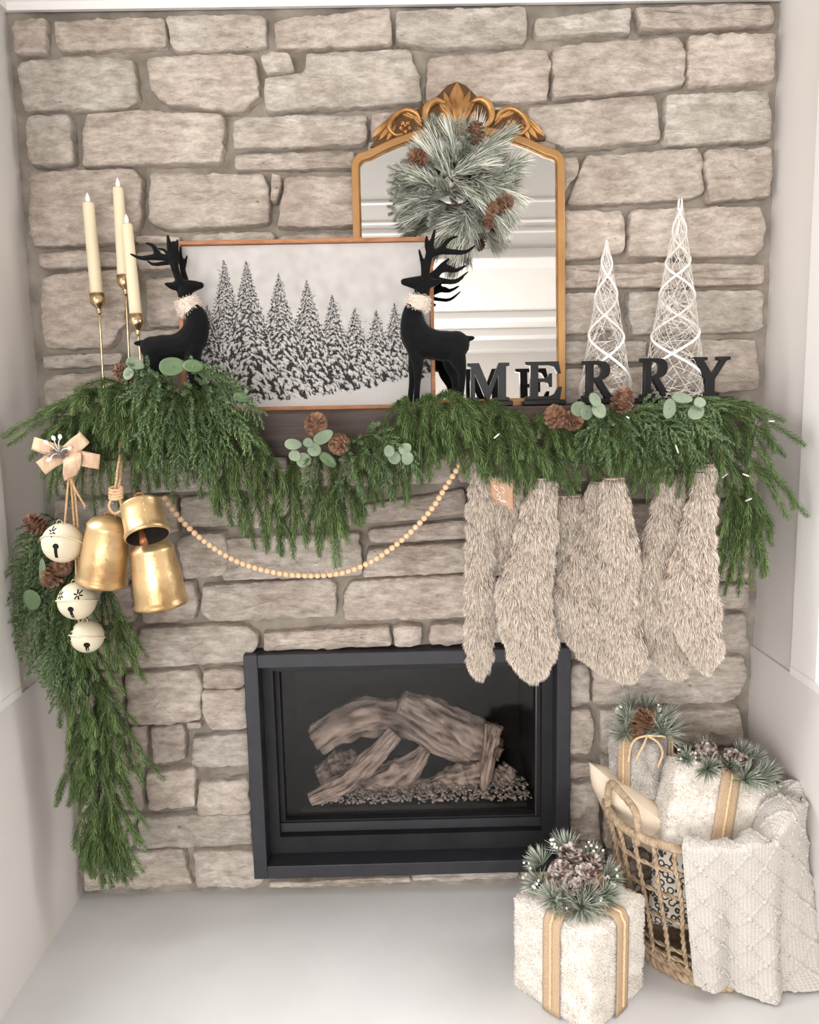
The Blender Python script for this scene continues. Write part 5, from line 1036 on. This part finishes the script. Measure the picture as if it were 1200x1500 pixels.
# contents -----------------------------------------------------
mat('cream_linen', (232, 214, 190), .9, col2=(238, 222, 200), nscale=12, bump=.25, bscale=350)
def cushion(name, label, c, ex, ey, sz, th, m, cat='pillow'):
    ex = unit(ex); ey = unit(ey-ex*np.dot(ex, ey)); ez = np.cross(ex, ey); n = 26; mb = MB()
    for sd in (1, -1):
        P = np.zeros((n, n, 3))
        for i in range(n):
            for j in range(n):
                a, b = -1+2*i/(n-1), -1+2*j/(n-1); pin = 1-.06*(1-a*a)*0-.05*((1-abs(a))*abs(b)**3+(1-abs(b))*abs(a)**3)
                h = ((1-a**4)*(1-b**4))**.55; P[i, j] = c+ex*a*sz[0]/2*(1-.07*(1-b*b)*abs(a)**4*0-.04*abs(b)**2*0)*pin+ey*b*sz[1]/2*pin+ez*sd*(th/2*h+.003*fbm((a, b, sd+c[0]*9), 2.5, 3)*h)
        if sd < 0: P = P.transpose(1, 0, 2)
        mb.grid(P)
    o = mb.build(name, m); return tag(o, label, cat)
pc = at(863, 1116, -.135); exd = at(988, 1218, -.335)-pc; eyd = V(.60, .20, -.9)
exn = unit(exd); eyn = unit(eyd-exn*np.dot(exn, eyd)); cushion('linen_pillow', 'plain cream linen pillow with a corner poking out of the basket', pc+exn*.125+eyn*.115, exn, eyn, (.25, .23), .085, 'cream_linen')
m = mat('sequin_print', (236, 226, 212), .8); nt = m.node_tree; vz = nt.nodes.new('ShaderNodeTexVoronoi'); vz.inputs['Scale'].default_value = 62; vz.feature = 'F1'; rp_ = nt.nodes.new('ShaderNodeValToRGB')
for i, (p, c_) in enumerate(((0, (.82, .74, .65, 1)), (.28, (.82, .74, .65, 1)), (.34, (.05, .045, .042, 1)), (.50, (.05, .045, .042, 1)), (.56, (.82, .74, .65, 1)))):
    e = rp_.color_ramp.elements[i] if i < 2 else rp_.color_ramp.elements.new(p); e.position = p; e.color = c_
tc_ = nt.nodes.new('ShaderNodeTexCoord'); nt.links.new(tc_.outputs['Object'], vz.inputs['Vector']); nt.links.new(vz.outputs['Distance'], rp_.inputs[0]); nt.links.new(rp_.outputs[0], nt.nodes['Principled BSDF'].inputs['Base Color'])
cushion('sequin_pillow', 'cream pillow with dark sequin rings seen through the basket weave', V(.665, -.302, .185), V(.80, -.42, 0), V(.10, .16, .9), (.20, .24), .05, 'sequin_print')
# grey gift at the back
Bg = at(957, 1172, -.245); e1 = unit(V(-.74, .67, 0)); e2 = unit(V(.67, .74, 0)); Rg = np.stack([e2, e1, V(0, 0, 1)], 1); ztop = at(953, 1092, -.245)[2]; Dg = (.115, .125, ztop-.27); og = V(Bg[0], Bg[1], .27)
g2 = fur_gift('grey_gift_box', 'grey crushed fur gift box at the back of the basket', Rg, og, Dg, 'grey_plush', GY, 200000, 3., .006)
ribbon(g2, Rg, og, Dg, 1, .075, .034); ribbon(g2, Rg, og, Dg, 0, .085, .030)
cg = og+Rg@V(.05, .06, Dg[2]+.01)
for dx, dy, dz, ux, uy, r in ((-.045, -.03, .0, -.8, -.6, .046), (.045, -.035, .0, .6, -.9, .052), (.02, .03, .03, .3, .2, .05), (-.015, .03, .035, -.3, .3, .046), (.055, .01, .015, .9, -.2, .05), (-.03, .0, .02, -.8, .1, .042), (.03, -.02, .012, .4, -.5, .046)): burst(g2, cg+V(dx, dy, dz), unit(V(ux, uy, .6)), r, 24)
pine_cone(g2, cg+V(.005, -.02, .035), .024, V(.1, -.7, .7), 'cone_scale', 60, 1.15); pine_cone(g2, cg+V(-.02, -.045, .006), .016, V(-.3, -.9, .2), 'cone_scale', 44, 1.0)
berries(g2, cg+V(.05, .0, .05), 6, .006); berries(g2, cg+V(-.05, .02, .04), 6, .008)
k0 = cg+V(.0, -.055, .005)
for L in ([V(0, 0, 0), V(-.03, -.012, -.002), V(-.045, -.018, -.02), V(-.048, -.012, -.06)], [V(0, 0, 0), V(-.012, -.016, -.012), V(-.026, -.022, -.035), V(-.034, -.02, -.055)], [V(0, 0, 0), V(.022, -.012, -.012), V(.034, -.012, -.04), V(.024, -.012, -.075)], [V(0, 0, 0), V(.034, -.006, .0), V(.05, .006, -.01)]):
    mb = MB(); rope(mb, [k0+p for p in L], .0028, 3, .010); mb.build('bow_cord', 'jute_cord', g2)
# white gift leaning at the front
bl, tl = at(955, 1224, -.350), at(995, 1108, -.280); e1 = unit(at(1148, 1152, -.292)-tl); e3 = tl-bl; e3 = e3-e1*np.dot(e3, e1); hh = np.linalg.norm(e3); e3 = unit(e3); e2 = np.cross(e3, e1); Rw = np.stack([e1, e2, e3], 1)
wl_ = np.linalg.norm(at(1148, 1152, -.292)-tl); Dw = (wl_, .105, hh+.02); ow = tl-e3*(hh+.02)
g3 = fur_gift('white_gift_box', 'white plush gift box with jute ribbon leaning in the basket', Rw, ow, Dw, 'white_plush', WH, 220000, 5.)
ribbon(g3, Rw, ow, Dw, 0, Dw[0]*.50, .046)
cw = ow+Rw@V(Dw[0]*.5, .04, Dw[2]+.008)
for fx, dy, dz, ux, uy, r in ((-.105, -.03, .004, -.6, -.7, .034), (-.06, -.045, .0, -.2, -1, .044), (.03, -.045, .0, .2, -1, .050), (.07, -.03, .006, .6, -.8, .044), (.10, .0, .01, .9, -.3, .040), (.05, .02, .03, .3, .3, .040), (-.03, .02, .02, -.3, .3, .036), (.0, -.03, .01, 0, -.6, .036), (.08, .02, .03, .7, .3, .036)): burst(g3, cw+Rw@V(fx, 0, 0)+V(0, dy, dz), unit(V(ux, uy, .5)), r)
for fx, dy, dz, r in ((-.045, .0, .028, .026), (.012, -.012, .026, .029), (.04, .01, .02, .024)): pine_cone(g3, cw+Rw@V(fx, 0, 0)+V(0, dy, dz), r, V(fx*3, -.8, .5), 'cone_frosted', 60, 1.0)
for fx, dy, dz, n in ((-.115, -.035, .0, 12), (-.09, -.03, .012, 8), (.085, -.05, -.012, 14), (.11, -.03, -.008, 10)): berries(g3, cw+Rw@V(fx, 0, 0)+V(0, dy, dz), n, .008)
# dark woven box corner
mat('brown_weave', (78, 54, 42), .8, col2=(150, 118, 92), nscale=45, contrast=(.55, .6), stretch=(1, 1, 2))
cb = at(1152, 1166, -.235); mb = MB(); a_ = .35; Mr = np.array([[math.cos(a_), -math.sin(a_), 0], [math.sin(a_), math.cos(a_), 0], [0, 0, 1]]); mb.box((-.055, -.03, -.11), (.022, .05, .016), (Mr, cb)); o = bevel(mb.build('woven_box', 'brown_weave', smooth=False), .006); tag(o, 'dark brown woven box corner behind the leaning white gift', 'box')
# ---------------------------------------------------------------- knitted throw over the basket rim
m = mat('knit', (196, 190, 183), .9, sheen=.15); nt = m.node_tree; at_n = nt.nodes.new('ShaderNodeAttribute'); at_n.attribute_name = 'Col'
wv = nt.nodes.new('ShaderNodeTexWave'); wv.inputs['Scale'].default_value = 38; wv.bands_direction = 'X'; wv.inputs['Distortion'].default_value = .6
wv2 = nt.nodes.new('ShaderNodeTexWave'); wv2.inputs['Scale'].default_value = 55; wv2.bands_direction = 'Y'; mlt = nt.nodes.new('ShaderNodeMath'); mlt.operation = 'MULTIPLY'
bp = nt.nodes.new('ShaderNodeBump'); bp.inputs['Strength'].default_value = .6; bp.inputs['Distance'].default_value = .003
nt.links.new(at_n.outputs['Vector'], wv.inputs['Vector']); nt.links.new(at_n.outputs['Vector'], wv2.inputs['Vector']); nt.links.new(wv.outputs['Fac'], mlt.inputs[0]); nt.links.new(wv2.outputs['Fac'], mlt.inputs[1]); nt.links.new(mlt.outputs[0], bp.inputs['Height']); nt.links.new(bp.outputs[0], nt.nodes['Principled BSDF'].inputs['Normal'])
NU, NV = 230, 190; G = np.zeros((NV, NU, 3)); PQ = np.zeros((NV, NU, 3))
TH0, TH1 = math.radians(243), math.radians(346)
for j in range(NU):
    s = j/(NU-1); th = TH0+(TH1-TH0)*s
    zt = np.interp(s, [0, .3, .5, .75, 1], [.350, .348, .362, .412, .400]); zbot = np.interp(s, [0, .12, .3, .42, .52, .62, .8, 1], [.030, .024, .012, .004, .008, .005, .004, .004])
    spill = np.interp(s, [0, .35, .5, .7, 1], [.008, .012, .022, .060, .080])
    inn = bk(th, 1.0, -.05-.03*s); rimp = bk(th, 1.0, .012)
    dirv = unit(V(math.cos(th)*RB_, math.sin(th)*RA, 0)*V(1, 1, 0))
    for i in range(NV):
        v = i/(NV-1)
        if v < .16:
            k = v/.16; p = inn+(rimp-inn)*k; p[2] = zt-.045*(1-k)**2+.010*math.sin(math.pi*k); fo = .004*math.sin(s*30+k*3)
            p[2] += fo+.014*s*math.sin(s*19+k*2)
        else:
            k = (v-.16)/.84; f = 1-k; pb = bk(th, max(0, f), .012); z = zt+(zbot-zt)*k**.93
            fold = (math.sin(s*17+.6)*.75+math.sin(s*37+2+k*1.2)*.22)*.024*min(1, k*1.6+.15); out = .004+spill*k**1.6+fold*(.35+.65*k)
            if k > .9: out += spill*.35*((k-.9)/.1)
            p = pb+dirv*out; p[2] = z
            p[0] = min(p[0], .915)
        G[i, j] = p; PQ[i, j] = (s*.42, v*.50, 0)
# raised cable diamonds
du = np.gradient(G, axis=1); dv = np.gradient(G, axis=0); Nn = np.cross(du, dv); Nn /= np.maximum(1e-9, np.linalg.norm(Nn, axis=2, keepdims=True)); Nn *= np.sign((Nn*(G-np.array([.70, -.23, .15]))).sum(2, keepdims=True))
Lp = .088
for sg in (1, -1):
    c_ = (PQ[..., 0]*1.25+sg*PQ[..., 1])/Lp; d_ = np.abs(c_-np.round(c_))*Lp; al = (PQ[..., 0]-sg*PQ[..., 1])
    G += Nn*(np.exp(-(d_/.0030)**2)*(.0046+.0016*np.sin(al*900)))[..., None]
G[..., 2] = np.maximum(G[..., 2], .003)
mb = MB(); mb.grid(G, PQ); o = mb.build('knit_throw', 'knit'); tag(o, 'cream knitted throw with raised diamonds hanging over the basket', 'blanket'); s_ = o.modifiers.new('thick', 'SOLIDIFY'); s_.thickness = .004; s_.offset = -1
